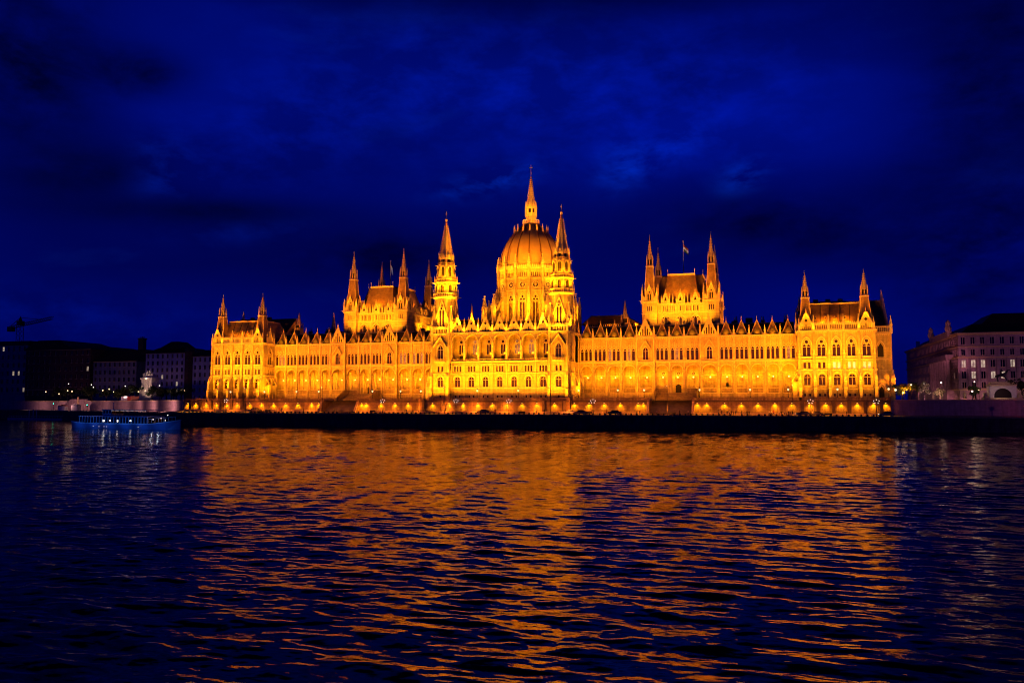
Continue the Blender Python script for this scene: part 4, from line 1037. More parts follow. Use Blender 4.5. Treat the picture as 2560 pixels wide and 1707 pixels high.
# ------------------------------------------------------------------ people
def person_mesh(pose):
    J = {'pel': (0, 0, .95), 'ch': (0, 0, 1.28), 'nk': (0, 0, 1.47), 'hd': (0, -.02, 1.58), 'ht': (0, -.01, 1.72)}
    st = {'stand': .0, 'walk': .22, 'lean': .05, 'arm': .08}[pose]
    v = [(0, 0, .95), (0, 0, 1.15), (0, 0, 1.36), (0, 0, 1.48), (0, -.02, 1.56), (0, -.02, 1.70)]
    rad = [.15, .135, .15, .055, .085, .09]; e = [(0, 1), (1, 2), (2, 3), (3, 4), (4, 5)]
    for s, f in ((-1, st), (1, -st)):
        i = len(v); v += [(s*.1, 0, .88), (s*.11, f*.5-.02, .5), (s*.12, f, .08), (s*.13, f-.16, .03)]; rad += [.1, .065, .045, .04]
        e += [(0, i), (i, i+1), (i+1, i+2), (i+2, i+3)]
        j = len(v)
        if pose == 'arm' and s == 1: v += [(.2, 0, 1.4), (.3, -.15, 1.25), (.22, -.32, 1.42), (.2, -.36, 1.48)]
        else: v += [(s*.2, 0, 1.4), (s*.25, -f*.5+.02, 1.13), (s*.25, -f-.04, .88), (s*.25, -f-.05, .8)]
        rad += [.06, .045, .035, .03]; e += [(2, j), (j, j+1), (j+1, j+2), (j+2, j+3)]
    me = bpy.data.meshes.new('person'); me.from_pydata(v, e, []); o = bpy.data.objects.new('tmp', me); COL.objects.link(o)
    sk = o.modifiers.new('s', 'SKIN')
    for k, r in enumerate(rad): me.skin_vertices[0].data[k].radius = (r, r*.8)
    me.skin_vertices[0].data[0].use_root = True
    sd = o.modifiers.new('d', 'SUBSURF'); sd.levels = 1
    bpy.context.view_layer.update(); dg = bpy.context.evaluated_depsgraph_get()
    out = bpy.data.meshes.new_from_object(o.evaluated_get(dg)); bpy.data.objects.remove(o); return out
for nme, c in (('cloth_black', (.02, .02, .025)), ('cloth_brown', (.07, .035, .02)), ('cloth_pale', (.4, .36, .32)), ('cloth_blue', (.03, .04, .1)), ('cloth_red', (.2, .03, .02)), ('hair', (.02, .012, .008))): M[nme] = mat(nme, c, .9)
PM = []
for pose in ('stand', 'walk', 'lean', 'arm'):
    for top, bot in (('cloth_black', 'cloth_blue'), ('cloth_brown', 'cloth_black'), ('cloth_pale', 'cloth_black'), ('cloth_red', 'cloth_blue')):
        me = person_mesh(pose)
        for k in (top, bot, 'skin', 'hair'): me.materials.append(M[k])
        for p in me.polygons:
            z = p.center.z; x = abs(p.center.x)
            p.material_index = (3 if z > 1.64 or (z > 1.5 and p.center.y > .03) else 2) if z > 1.46 and x < .15 else (1 if z < .95 and x < .2 else (2 if x > .2 and z < .84 else 0))
            p.use_smooth = True
        PM.append((pose, top, bot, me))
PX = [-119, -112.6, -83.8, -83.1, -73.5, -32.6, -32.0, -30.1, -29.4, -27.7, -19.3, 1.5, 15.9, 17.9, 18.6, 40.1, 50.2, 51.0, 56.6, 57.3, 63.9, 66.5, 76.0, 76.9, 78.6, 79.3, 80.0, 80.6, 81.2, 82.9, 84.7, 85.3, 91.3, 91.9, 92.6, 94.3, 95.0, 95.9, 96.4, 97.1, 97.5, 98.1, 113.8, 119.3, -60.8]
cw = {'cloth_black': 'black', 'cloth_brown': 'brown', 'cloth_pale': 'pale', 'cloth_red': 'dark red', 'cloth_blue': 'dark blue'}
pw = {'stand': 'standing', 'walk': 'walking', 'lean': 'standing', 'arm': 'with raised hand'}
pl = [(x, yedge(x)+1.9+rnd.uniform(-.5, 1.6)) for x in PX]
labs = ordlab('%sfrom left %s', [(x, y, 0) for x, y in pl])
for i, (x, y) in enumerate(pl):
    pose, top, bot, me = PM[rnd.randrange(16)]
    o = bpy.data.objects.new('person', me); COL.objects.link(o); o.location = (x, y, zq(x, y)+.01); o.rotation_euler = (0, 0, rnd.uniform(-3, 3)); s = rnd.uniform(.93, 1.06); o.scale = (s, s, s)
    tag(o, 'person in %s %s, %s' % (cw[top], pw[pose], labs[i]), 'person', 'people along the quay')

# ------------------------------------------------------------------ cars
def car(paint, van=False):
    t = empty('parked_car')
    nm = 'car_paint_%d' % len(M); M[nm] = mat(nm, paint, .25, 0, spec=.6)
    b = MB((nm,)); L = 2.15
    b.at(0, 0, 0, 0)
    def ring(y, ins): pass
    low = [(-L, .35), (-L-.05, .6), (-L+.1, .82), (-1.2, .92), (1.6, .95), (L, .85), (L+.05, .5), (L, .3)]
    cab = [(-1.25, .9), (-.6, 1.42 if not van else 1.7), (1.0 if not van else 1.9, 1.42 if not van else 1.72), (1.75 if not van else 2.1, .93)]
    b.prism(low, -.86, .86)
    i0 = len(b.v)
    for yy, k in ((-.8, 1), (.8, 1)):
        for (x, z) in cab: b.v.append(b.W(x, yy*(1 if z < 1 else .82), z))
    for f in ((0, 1, 2, 3), (4, 5, 6, 7), (0, 1, 5, 4), (1, 2, 6, 5), (2, 3, 7, 6)): b.f.append([i0+k for k in f]); b.m.append(0)
    bo_ = part(b, 'body', t); bo_.modifiers.new('b', 'BEVEL').width = .06
    g = MB(('glassdk',)); i0 = 0
    g.poly([(-1.05, -.80, .98), (1.45, -.80, .98), (.9, -.695, 1.36), (-.5, -.695, 1.36)]); g.poly([(-1.05, .80, .98), (1.45, .80, .98), (.9, .695, 1.36), (-.5, .695, 1.36)])
    g.poly([(-1.22, -.7, .95), (-1.22, .7, .95), (-.66, .6, 1.38), (-.66, -.6, 1.38)]); part(g, 'window', t)
    for x in (-1.35, 1.35):
        for y in (-.84, .84):
            w = MB(('iron', 'gilt')); n = 14; P = [(x+.33*math.cos(a*2*math.pi/n), .33+.33*math.sin(a*2*math.pi/n)) for a in range(n)]; w.prism(P, y-.1, y+.1); w.mt('gilt'); P2 = [(x+.17*math.cos(a*2*math.pi/n), .33+.17*math.sin(a*2*math.pi/n)) for a in range(n)]; w.prism(P2, y-.12, y+.12); part(w, 'wheel', t)
    for y in (-.6, .6): h = MB(('headglow',)); h.box(-L-.08, -L-.02, y-.16, y+.16, .58, .74); part(h, 'headlight', t)
    return t
CARS = [(-3.1, (.03, .03, .035), 'black hatchback in the road below the central range'), (27.8, (.45, .43, .45), 'silver car with its headlamps on below the right great tower'), (31.2, (.12, .1, .1), 'dark grey car just behind the silver one'),
        (42.6, (.015, .015, .02), 'black car with headlamps on, left of the right staircase'), (101.4, (.02, .02, .03), 'dark saloon car with bright headlamps below the right pavilion'), (104.9, (.03, .03, .03), 'black car parked behind the saloon with bright headlamps'), (125.0, (.2, .15, .13), 'brown car at the right end of the terrace wall'), (-95, (.05, .04, .04), 'dark car below the left arcade behind the bollards')]
for x, c, lab in CARS:
    y = yedge(x)+3.0; t = car(c); t.location = (x, y, zq(x, y)+.02); tag(t, lab, 'car', 'cars on the quay road')
# ------------------------------------------------------------------ flags
def flag(x, y, z0, z1, label, cloth, ang):
    p = MB(('carve', 'gilt')); p.lathe(0, 0, [(.16, z0), (.09, z1)], 8); p.mt('gilt'); p.ball(0, 0, z1+.15, .3, 8)
    f = MB(('cloth_red', 'tent', 'foliage')); n = 10; Lf = 2.7
    for s_, cm in ((2, 'cloth_red'), (1, 'tent'), (0, 'foliage')):
        if cloth == 'small': cm = 'tent'
        f.mt(cm)
        for k in range(n):
            def P(u, v): return (u*Lf*math.cos(ang), .25*math.sin(u*7+v), z1-1.0-2.6+v*.85-u*Lf*math.sin(ang)*1.1)
            u0, u1 = k/n, (k+1)/n; f.poly([P(u0, s_), P(u1, s_), P(u1, s_+1), P(u0, s_+1)])
    t = empty('flagpole_with_flag', (x, y, 0)); part(p, 'pole', t); part(f, 'flag', t); tag(t, label, 'flag')
flag(61.2, 33, 56, 70.6, 'tricolour flag hanging from a pole on the right chamber block roof', 'big', .75)
flag(-61.4, 33, 56, 68.6, 'small pale flag on a thin pole above the left chamber block', 'small', 1.15)
# ------------------------------------------------------------------ background buildings
def building(name, label, wallm, boxes, facades, roofs, cat='building', extra=None):
    """boxes: solid bodies; facades: (ox,oy,deg,L,z0,z1,cols,rows,ww,wh,lit set,kind)"""
    t = tag(empty(name), label, cat); m = MB((wallm, 'carve')); first = True
    for b in boxes: m.box(*b)
    for (ox, oy, deg, L, z0, z1, cols, rows, ww, wh, lit, kind) in facades:
        m.at(ox, oy, 0, deg); cw_, rh = L/cols, (z1-z0)/rows
        for r in range(rows):
            m.mats[0] = wallm; m.cur = 0; H = []
            for c in range(cols):
                key = ('bg', round(ww, 2), round(wh, 2), kind); l = lit.get((c, r), 2) if isinstance(lit, dict) else 2
                cx, zb = (c+.5)*cw_, z0+r*rh+rh*.28; H.append((cx, zb, ww, wh, kind))
                m.q.append(('window', winmesh(key, [('a', 0, 0, ww, wh, kind, 2, 0)], l), m.W(cx, 0, zb), R(deg), 'lit window' if l == 1 else None))
            wallrow(m, 0, L, z0+r*rh, z0+(r+1)*rh, H, .4, 0)
            m.mt('carve'); 
            if r in (0, rows-1): m.box(0, L, -.25, .01, z0+(r+1)*rh-.3, z0+(r+1)*rh)
    m.at(); o = part(m, 'facade', t)
    if extra: extra(t)
    for (mn, fr) in roofs:
        r = MB((mn,)); r.frust(*fr); part(r, 'roof', o)
    return t
gz = 9.05
building('apartment_building', 'dark blue-grey building at the far left edge with a few lit windows', 'greyblock', [(-400, -342, 120.5, 150, gz, 44)], [(-400, 120, 0, 58, 14, 44, 14, 6, 1.5, 2.6, {(11, 2): 1, (9, 5): 1, (12, 2): 1, (7, 2): 1, (13, 0): 1}, 'f')], [('slate', (-401, -341, 119, 151, 44, -395, -345, 125, 146, 47))])
building('apartment_building', 'large dark brown building under the crane, almost unlit', 'brownblock', [(-341, -293, 118.5, 165, gz, 40.5)], [(-341, 118, 0, 48, 12, 40.5, 12, 6, 1.5, 2.6, {(11, 3): 1}, 'f')], [('slate', (-342, -305, 117, 166, 40.5, -338, -322, 124, 158, 46.8)), ('slate', (-322, -292, 117, 166, 40.5, -320, -296, 124, 158, 43))])
def chimney(t):
    m = MB(('slate',)); m.box(-268, -264.6, 128, 131, 38, 46.5); m.box(-268.3, -264.3, 127.7, 131.3, 46.5, 47.2)
    for k in (-267.4, -266.2, -265.2): m.lathe(k, 129.5, [(.3, 47.2), (.25, 48.2)], 6)
    part(m, 'chimney', t)
building('apartment_building', 'long dark low-roofed building with one tall chimney', 'greyblock', [(-292.6, -262, 120.5, 150, gz, 33)], [(-292.6, 120, 0, 30.6, 11, 33, 9, 5, 1.4, 2.4, {}, 'f')], [('slate', (-293, -261, 119, 151, 33, -291, -262, 128, 142, 40.3))], extra=chimney)
building('apartment_building', 'pale plastered corner house with dark domed roof behind the lit monument', 'paleblock', [(-254, -227.5, 118.5, 145, gz, 37.2)], [(-254, 118, 0, 26.5, gz+.2, 37.2, 8, 7, 1.25, 2.3, {(3, 3): 1, (6, 2): 1, (5, 1): 1, (6, 1): 1, (7, 1): 1}, 'f')], [('slate', (-254.5, -227, 117, 146, 37.2, -250, -231, 124, 140, 40.6)), ('slate', (-248, -233, 119, 140, 39, -243, -238, 126, 134, 44.4))])
def cornert(t):
    m = MB(('brownblock', 'slate')); m.lathe(-226, 121, [(3.2, gz), (3.2, 38)], 10); m.mt('slate'); m.lathe(-226, 121, [(3.4, 38), (2.6, 40), (.2, 41.5)], 10); part(m, 'corner_tower', t)
building('apartment_building', 'narrow pale house with reddish round corner beside the palace', 'paleblock', [(-222, -196, 118.5, 145, gz, 35)], [(-222, 118, 0, 26, gz+.2, 35, 8, 6, 1.25, 2.3, {}, 'f')], [('slate', (-223, -195, 117, 146, 35, -219, -200, 125, 138, 39))], extra=cornert)
# ministry at the right, seen from the corner
mx, my = 153.2, 20.0
lit = {(1, 2): 1, (1, 3): 1, (2, 3): 1, (3, 2): 1, (5, 3): 1, (4, 2): 1, (0, 3): 1}
mi = tag(empty('ministry_building'), 'huge purple-grey stone office palace with a columned side front', 'building')
m = MB(('ministry', 'carve')); m.box(mx+.6, 260, my+.6, 128, gz, 31.2)
far = MB(('glassdk',))
def mface(ox, oy, deg, L, cols, litd, portico=None, near=()):
    m.at(ox, oy, 0, deg); cw_ = L/cols
    rows = [(gz-.1, 12.8, .9, 2.0, 'r'), (12.8, 16.0, 1.2, 2.0, 'f'), (16.0, 19.6, 1.3, 2.3, 'f'), (19.6, 23.6, 1.3, 2.4, 'f'), (23.6, 27.2, 1.2, 2.0, 'f'), (27.2, 31.4, 1.2, 2.3, 'f')]
    for r, (z0, z1, ww, wh, kd) in enumerate(rows):
        H = []
        for c in range(cols):
            cx, zb = (c+.5)*cw_, z0+(z1-z0-wh)*.5; H.append((cx, zb, ww, wh, kd))
            l = 1 if litd.get((c, r)) else 2
            if c in near or l == 1: m.q.append(('window', winmesh(('mn', ww, wh, kd), [('a', 0, 0, ww, wh, kd, 2, 0)], l), m.W(cx, 0, zb), R(deg), 'lit window' if l == 1 else None))
            else: far.at(ox, oy, 0, deg); far.poly([(cx-ww/2, .3, zb), (cx+ww/2, .3, zb), (cx+ww/2, .3, zb+wh), (cx-ww/2, .3, zb+wh)]); far.box(cx-.05, cx+.05, .2, .28, zb, zb+wh)
        m.mt('ministry'); wallrow(m, 0, L, z0, z1, H, .4, 0)
    m.mt('carve')
    for z in (12.7, 23.5, 27.1, 31.2): m.box(-.3, L+.3, -.5, .02, z, z+.4)
    m.box(-.4, L+.4, -.9, .02, 31.6, 32.0)
    m.mt('ministry')
    if portico:
        a, b, n = portico
        for k in range(n+1): x = a+(b-a)*k/n; m.lathe(x, -1.4, [(.75, 12.8), (.62, 13.4), (.55, 22.6), (.8, 23.4)], 10)
        m.box(a-1, b+1, -2.3, 0, 23.5, 25.2); m.box(a-1, b+1, -2.3, 0, gz, 12.8); m.box(a-1, b+1, -1.5, 0, 31.4, 33.4)
        for x in (a, b): m.lathe(x, -1, [(1.0, 33.4), (1.2, 34.5), (.8, 35.5), (.9, 36.3), (.2, 37.4)], 8)
    else:
        for c in range(cols+1): x = c*cw_; m.box(x-.3, x+.3, -.35, .02, 12.9, 23.4)
mface(mx, my, 0, 100, 34, lit, None, range(9))
mface(mx, 128, -90, 108, 36, {(33, 2): 1, (30, 1): 1}, (66, 98, 7), range(29, 36))
m.at(); mo = part(m, 'facade', mi); fo = part(far.at(), 'far_windows', mo); fo['kind'] = 'stuff'
for fr in ((mx+1, 259, my+1, 127, 32.0, mx+6, 250, my+8, 120, 35.5), (mx+9, 200, my+8, 60, 35.4, mx+14, 190, my+14, 50, 39.6)):
    r = MB(('slate',)); r.frust(*fr); part(r, 'roof', mo)
r = MB(('paleblock',)); r.box(140.9, 142.3, 82, 83.4, 25, 36.5); o = r.build('chimney_stack'); tag(o, 'pale blue chimney shaft behind the ministry roof next to the palace', 'chimney')
o.location = (16.5, 45, 0)
# crane
c = MB(('iron',))
def lattice(a, b, w):
    a, b = Vector(a), Vector(b); d = b-a; n = max(2, int(d.length/w)); up = Vector((0, 0, 1)) if abs(d.normalized().z) < .8 else Vector((1, 0, 0)); u = d.cross(up).normalized()*w/2; v = Vector((0, 0, 1))*w/2 if abs(d.normalized().z) < .8 else Vector((0, 1, 0))*w/2
    cs = [u+v, u-v, -u-v, -u+v]
    for q in cs: c.beam(a+q, b+q, .25)
    for k in range(n):
        p0, p1 = a+d*k/n, a+d*(k+1)/n
        for i in range(4): c.beam(p0+cs[i], p1+cs[(i+1) % 4], .14)
lattice((-432, 200, gz), (-432, 200, 66), 3.2); mast = part(c, 'mast', None) if False else c
ct = tag(empty('tower_crane'), 'black tower crane silhouette above the dark buildings at far left', 'crane'); part(c, 'mast', ct)
c = MB(('iron',)); lattice((-441, 200, 64), (-403, 200, 70), 1.8); c.box(-442.5, -438, 198.5, 201.5, 61, 64.5); c.beam((-432, 200, 71), (-412, 200, 69), .3); c.beam((-432, 200, 71), (-441, 200, 65), .3); part(c, 'jib', ct)
c = MB(('iron',)); c.box(-433.5, -430, 198, 202, 65.5, 68.5); c.frust(-433, -431, 199, 201, 68.5, -432.1, -431.9, 199.9, 200.1, 72); part(c, 'cab', ct)

# ------------------------------------------------------------------ monuments
t = tag(empty('monument', (-190.8, 45, 9.1)), 'floodlit pale stone monument with huddled figures around its top, left of the palace', 'monument')
def organic(name, nodes, edges, matn, parent, sub_=2):
    me = bpy.data.meshes.new(name); me.from_pydata([n[:3] for n in nodes], edges, []); o = bpy.data.objects.new(name, me); COL.objects.link(o)
    o.modifiers.new('s', 'SKIN')
    for k, n in enumerate(nodes): me.skin_vertices[0].data[k].radius = (n[3], n[3])
    me.skin_vertices[0].data[0].use_root = True
    d = o.modifiers.new('d', 'SUBSURF'); d.levels = d.render_levels = sub_
    bpy.context.view_layer.update(); me2 = bpy.data.meshes.new_from_object(o.evaluated_get(bpy.context.evaluated_depsgraph_get())); bpy.data.objects.remove(o)
    me2.name = name; me2.materials.clear(); me2.materials.append(M[matn])
    for p in me2.polygons: p.use_smooth = True
    o = bpy.data.objects.new(name, me2); COL.objects.link(o)
    if parent: o.parent = parent
    return o
m = MB(('monstone', 'carve')); m.box(-4.2, 4.2, -4.2, 4.2, 0, 1.2); m.box(-3.4, 3.4, -3.4, 3.4, 1.2, 4.6); m.frust(-2.9, 2.9, -2.6, 2.6, 4.6, -2.7, 2.7, -2.4, 2.4, 10.6)
for x in (-2.7, -.9, .9, 2.7): m.lathe(x, -2.5, [(.42, 4.7), (.34, 5.2), (.3, 10.0), (.48, 10.6)], 10)
m.box(-3.4, 3.4, -3.1, 3.1, 10.6, 11.3); m.frust(-2.6, 2.6, -2.3, 2.3, 11.3, -1.4, 1.4, -1.2, 1.2, 13.2); part(m, 'pedestal', t)
def figure(x, y, z, s, lean, par, mt_='monstone'):
    N = [(x, y, z+.9*s, .34*s), (x+lean*.2, y-.1, z+1.5*s, .3*s), (x+lean*.4, y-.1, z+2.0*s, .26*s), (x+lean*.5, y-.15, z+2.25*s, .12*s), (x+lean*.55, y-.2, z+2.55*s, .19*s),
         (x-.25*s, y-.5*s, z+.7*s, .2*s), (x-.3*s, y-.6*s, z+.05, .16*s), (x+.25*s, y-.5*s, z+.75*s, .2*s), (x+.3*s, y-.6*s, z+.05, .16*s),
         (x-.4*s+lean*.3, y-.2, z+1.8*s, .14*s), (x-.6*s, y-.5, z+1.3*s, .11*s), (x+.4*s+lean*.3, y-.2, z+1.8*s, .14*s), (x+.65*s, y-.4, z+1.5*s, .11*s)]
    return organic('figure', N, [(0, 1), (1, 2), (2, 3), (3, 4), (0, 5), (5, 6), (0, 7), (7, 8), (2, 9), (9, 10), (2, 11), (11, 12)], mt_, par, 1)
for (x, y, z, s, l) in ((-2.4, -1.6, 11.3, 1.0, .3), (2.3, -1.5, 11.3, 1.0, -.4), (-.9, -1.2, 12.2, 1.0, .4), (.8, -1.3, 12.3, .95, -.2), (0, 0, 13.1, 1.05, .1), (-3.1, -2.6, 4.6, 1.1, .2), (3.1, -2.6, 4.6, 1.1, -.2)): figure(x, y, z, s, l, t)
# equestrian statue on an arched plinth at the right
t = tag(empty('equestrian_statue', (160.0, -4, 9.1)), 'dark horse and rider statue on a pale arched stone plinth at the right edge', 'statue')
m = MB(('monstone', 'carve')); W2 = 3.7
m.mt('monstone'); wallrow(m, -W2, W2, .9, 5.0, [(0, .9, 4.9, 2.9, 'r')], 3.0, -1.5); m.box(-W2, W2, 1.5, 1.6, .9, 5.0); m.poly([(-W2, -1.5, .9), (-W2, 1.5, .9), (-W2, 1.5, 5), (-W2, -1.5, 5)]); m.poly([(W2, -1.5, .9), (W2, 1.5, .9), (W2, 1.5, 5), (W2, -1.5, 5)])
m.mt('void'); m.prism([(-2.44, .92)]+arch(-2.44, 2.44, .9+2.9-2.44, 3.78, 'r')+[(2.44, .92)], -1.1, -1.0); m.mt('carve'); m.box(-W2-.2, W2+.2, -1.7, 1.7, 4.5, 5.0); m.box(-3.2, 3.2, -1.5, 1.5, 5.0, 5.7); m.box(-5.2, 5.2, -2.2, 2.2, 0, .9)
for s_ in (-1, 1): m.lathe(s_*4.6, -1, [(.7, .9), (.8, 1.4), (.5, 1.9), (.35, 2.3), (.1, 2.5)], 8)
part(m, 'plinth', t)
H = [(-.9, 0, 7.9, .52), (0, 0, 7.85, .48), (.9, 0, 7.9, .5), (1.5, 0, 8.6, .34), (1.9, 0, 9.3, .24), (2.2, 0, 9.5, .2), (2.7, 0, 9.1, .12),
     (1.0, -.3, 7.2, .2), (1.3, -.3, 6.5, .12), (1.2, -.3, 5.75, .09), (1.0, .3, 7.2, .2), (1.5, .3, 6.9, .12), (1.6, .3, 6.3, .09),
     (-1.0, -.3, 7.2, .26), (-1.2, -.3, 6.5, .13), (-1.05, -.3, 5.75, .09), (-1.0, .3, 7.2, .26), (-.8, .3, 6.5, .13), (-.7, .3, 5.75, .09), (-1.5, 0, 7.7, .12), (-1.8, 0, 6.8, .14)]
organic('horse', H, [(1, 0), (1, 2), (2, 3), (3, 4), (4, 5), (5, 6), (2, 7), (7, 8), (8, 9), (2, 10), (10, 11), (11, 12), (0, 13), (13, 14), (14, 15), (0, 16), (16, 17), (17, 18), (0, 19), (19, 20)], 'iron', t, 1)
N = [(0, 0, 8.4, .26), (.05, 0, 9.0, .26), (.1, 0, 9.35, .24), (.1, 0, 9.55, .1), (.12, 0, 9.85, .17), (.2, -.45, 8.2, .15), (.25, -.5, 7.5, .1), (.2, .45, 8.2, .15), (.25, .5, 7.5, .1), (.2, -.35, 9.2, .11), (.6, -.3, 8.9, .08), (.2, .35, 9.2, .11), (.6, .3, 8.9, .08)]
organic('rider', N, [(0, 1), (1, 2), (2, 3), (3, 4), (0, 5), (5, 6), (0, 7), (7, 8), (2, 9), (9, 10), (2, 11), (11, 12)], 'iron', t, 1)

# ------------------------------------------------------------------ trees
def leafmesh(seed, h, r, n, mt_):
    rr = random.Random(seed); v = []; f = []
    cl = [(rr.gauss(0, r*.42), rr.gauss(0, r*.42), h*(.45+.5*rr.random()), r*rr.uniform(.28, .5)) for _ in range(11)]
    for i in range(n):
        c = rr.choice(cl); d = Vector((rr.gauss(0, 1), rr.gauss(0, 1), rr.gauss(0, .8))).normalized()*c[3]*rr.uniform(.5, 1.05)
        p = Vector(c[:3])+d; s = rr.uniform(.12, .26); a = Vector((rr.gauss(0, 1), rr.gauss(0, 1), rr.gauss(0, 1))).normalized(); b = a.cross(Vector((rr.gauss(0, 1), rr.gauss(0, 1), rr.gauss(0, 1)))).normalized()
        k = len(v); v += [p-a*s, p+b*s*.6, p+a*s, p-b*s*.6]; f.append([k, k+1, k+2, k+3])
    me = bpy.data.meshes.new('crown'); me.from_pydata(v, [], f); me.materials.append(M[mt_]); return me
def trunkmesh(seed, h):
    rr = random.Random(seed); b = MB(('bark',)); b.lathe(0, 0, [(.22, 0), (.15, h*.3), (.11, h*.55)], 7)
    for k in range(6): a = rr.uniform(0, 6.3); b.beam((0, 0, h*(.3+.04*k)), (math.cos(a)*h*.2, math.sin(a)*h*.2, h*(.6+.05*k)), .09)
    me = bpy.data.meshes.new('trunk'); me.from_pydata(b.v, [], b.f); me.materials.append(M['bark']); return me
TP = [(leafmesh(s, 5.5, 2.4, 1500, mt_), trunkmesh(s, 5.5)) for s, mt_ in ((1, 'foliage'), (2, 'foliage2'), (3, 'foliage'))]
TR = [(-229, 50, 1, 1.3, 'dark bushy tree left of the stone bastion'), (-222, 52, 1, 1.2, 'dark tree behind the stone bastion'), (-214, 50, 2, 1.0, 'small unlit tree right of the stone bastion'), (-208, 44, 0, 1.1, 'green lamp-lit tree, first of the pair left of the monument'), (-203.5, 42, 2, 1.2, 'green lamp-lit tree, second of the pair left of the monument'), (-197.5, 40, 1, 1.5, 'dark tree hugging the left side of the monument'),
      (-184, 38, 1, 1.4, 'dark tree right of the monument'), (-178, 36, 0, 1.15, 'lamp-lit tree halfway between monument and palace'), (-172, 33, 1, 1.2, 'dark tree between monument and palace, the farther right one'), (-166, 30, 2, 1.1, 'lamp-lit tree next to the palace corner'), (-160, 28, 1, 1.2, 'dark tree tight against the left palace corner'),
      (-245, 66, 1, 1.5, 'large dark tree left of the bastion, nearest to it'), (-262, 72, 1, 1.4, 'dark tree below the lit windows at far left'), (-275, 78, 1, 1.5, 'dark tree at the far left edge'),
      (133, 4, 0, 1.0, 'small tree beside the right palace corner'), (137.5, 2, 1, 1.15, 'round dark tree in front of the ministry side front'), (143.5, 0, 2, .7, 'low shrub-like tree under the columned front'), (153.5, -1, 0, .85, 'small lamp-lit tree left of the arched plinth'), (166, -2, 1, 1.3, 'dark tree right of the arched plinth'), (171, -2, 1, 1.2, 'dark tree cut by the right picture edge')]
for (x, y, k, s, lab) in TR:
    t = tag(empty('tree', (x, y, 9.0)), lab, 'tree', 'trees on the embankment'); t.scale = (s, s, s); t.rotation_euler = (0, 0, rnd.uniform(0, 6))
    for nm_, me in (('crown', TP[k][0]), ('trunk', TP[k][1])): o = bpy.data.objects.new(nm_, me); COL.objects.link(o); o.parent = t

# ------------------------------------------------------------------ lamps away from the palace
p = MB(('iron',)); p.lathe(0, 0, [(.12, 0), (.07, .6), (.05, 1)], 6)
def simple_lamp(x, y, zg, zh, col, r, lab):
    t = tag(empty('street_lamp', (x, y, zg)), lab, 'street lamp', 'street lamps on the embankment'); h = zh-zg
    p = MB(('iron',)); p.lathe(0, 0, [(.13, 0), (.07, .8), (.05, h-.2)], 6); part(p, 'post', t)
    g = MB((col,)); g.ball(0, 0, h, r, 8); part(g, 'globe', t)
SL = [(-273.3, 66, 14.4, 'lampglow'), (-264.7, 66, 13.3, 'lampglow'), (-258.8, 66, 18.5, 'lampwhite'), (-257.3, 64, 14.9, 'lampglow'), (-254.5, 64, 14.5, 'lampglow'), (-238.8, 60, 17.8, 'lampwhite'), (-238.4, 59, 14.9, 'lampglow'), (-230.2, 52, 16.3, 'lampwhite'), (-222.7, 50, 14.7, 'lampglow'), (-218.9, 50, 15.3, 'lampglow'), (-213.5, 47, 13.9, 'lampglow'), (-205.2, 45, 16.6, 'lampwhite'), (-200.6, 44, 14.7, 'lampglow'), (-190.0, 36, 13.7, 'lampglow'), (-184.6, 34, 14.1, 'lampglow'), (-175.3, 32, 16.4, 'lampwhite'), (-167.4, 30, 13.6, 'lampglow'), (-161.2, 29, 14.3, 'lampglow'), (-159.4, 29, 14.0, 'lampglow')]
words = ['first', 'second', 'third', 'fourth', 'fifth', 'sixth', 'seventh', 'eighth', 'ninth', 'tenth', 'eleventh', 'twelfth', 'thirteenth', 'fourteenth', 'fifteenth', 'sixteenth', 'seventeenth', 'eighteenth', 'nineteenth']
for i, (x, y, z, c) in enumerate(SL): simple_lamp(x, y, 9.1, z, c, .34 if c == 'lampglow' else .27, '%s street lamp from the left on the bank left of the palace, %s light' % (words[i], 'warm' if c == 'lampglow' else 'white'))
SR = [(130.9, 3, 12.6, 'lampglow', .4), (134.3, 8, 13.2, 'lampglow', .5), (133.2, 4, 11.8, 'lampglow', .38), (135.0, -1, 14.2, 'lampwhite', .25), (139.2, 2, 14.5, 'lampwhite', .25), (144.3, 2, 14.9, 'lampwhite', .28), (153.0, -2, 15.0, 'lampwhite', .22), (152.1, -3, 12.0, 'lampwhite', .28), (154.4, -1, 12.5, 'lampglow', .3)]
for i, (x, y, z, c, r) in enumerate(SR): simple_lamp(x, y, 9.1, z, c, r, '%s street lamp right of the palace, counting from the left' % words[i])
def signal(x, y, zg, h, col, lab):
    t = tag(empty('traffic_light', (x, y, zg)), lab, 'traffic light'); p = MB(('iron',)); p.lathe(0, 0, [(.09, 0), (.06, h)], 6); p.box(-.22, .22, -.14, .16, h-.9, h+.3); part(p, 'post', t)
    g = MB((col,)); g.ball(0, -.2, h-.1, .17, 8); part(g, 'signal', t)
signal(163.0, -16, 4.5, 3.2, 'redglow', 'red traffic light at the far right below the statue')
signal(-216, 33, 4.7, 3.0, 'greenglow', 'green traffic light on the quay behind the boat')
signal(-262, 60, 4.7, 3.6, 'greenglow', 'green traffic light at the far left of the quay')
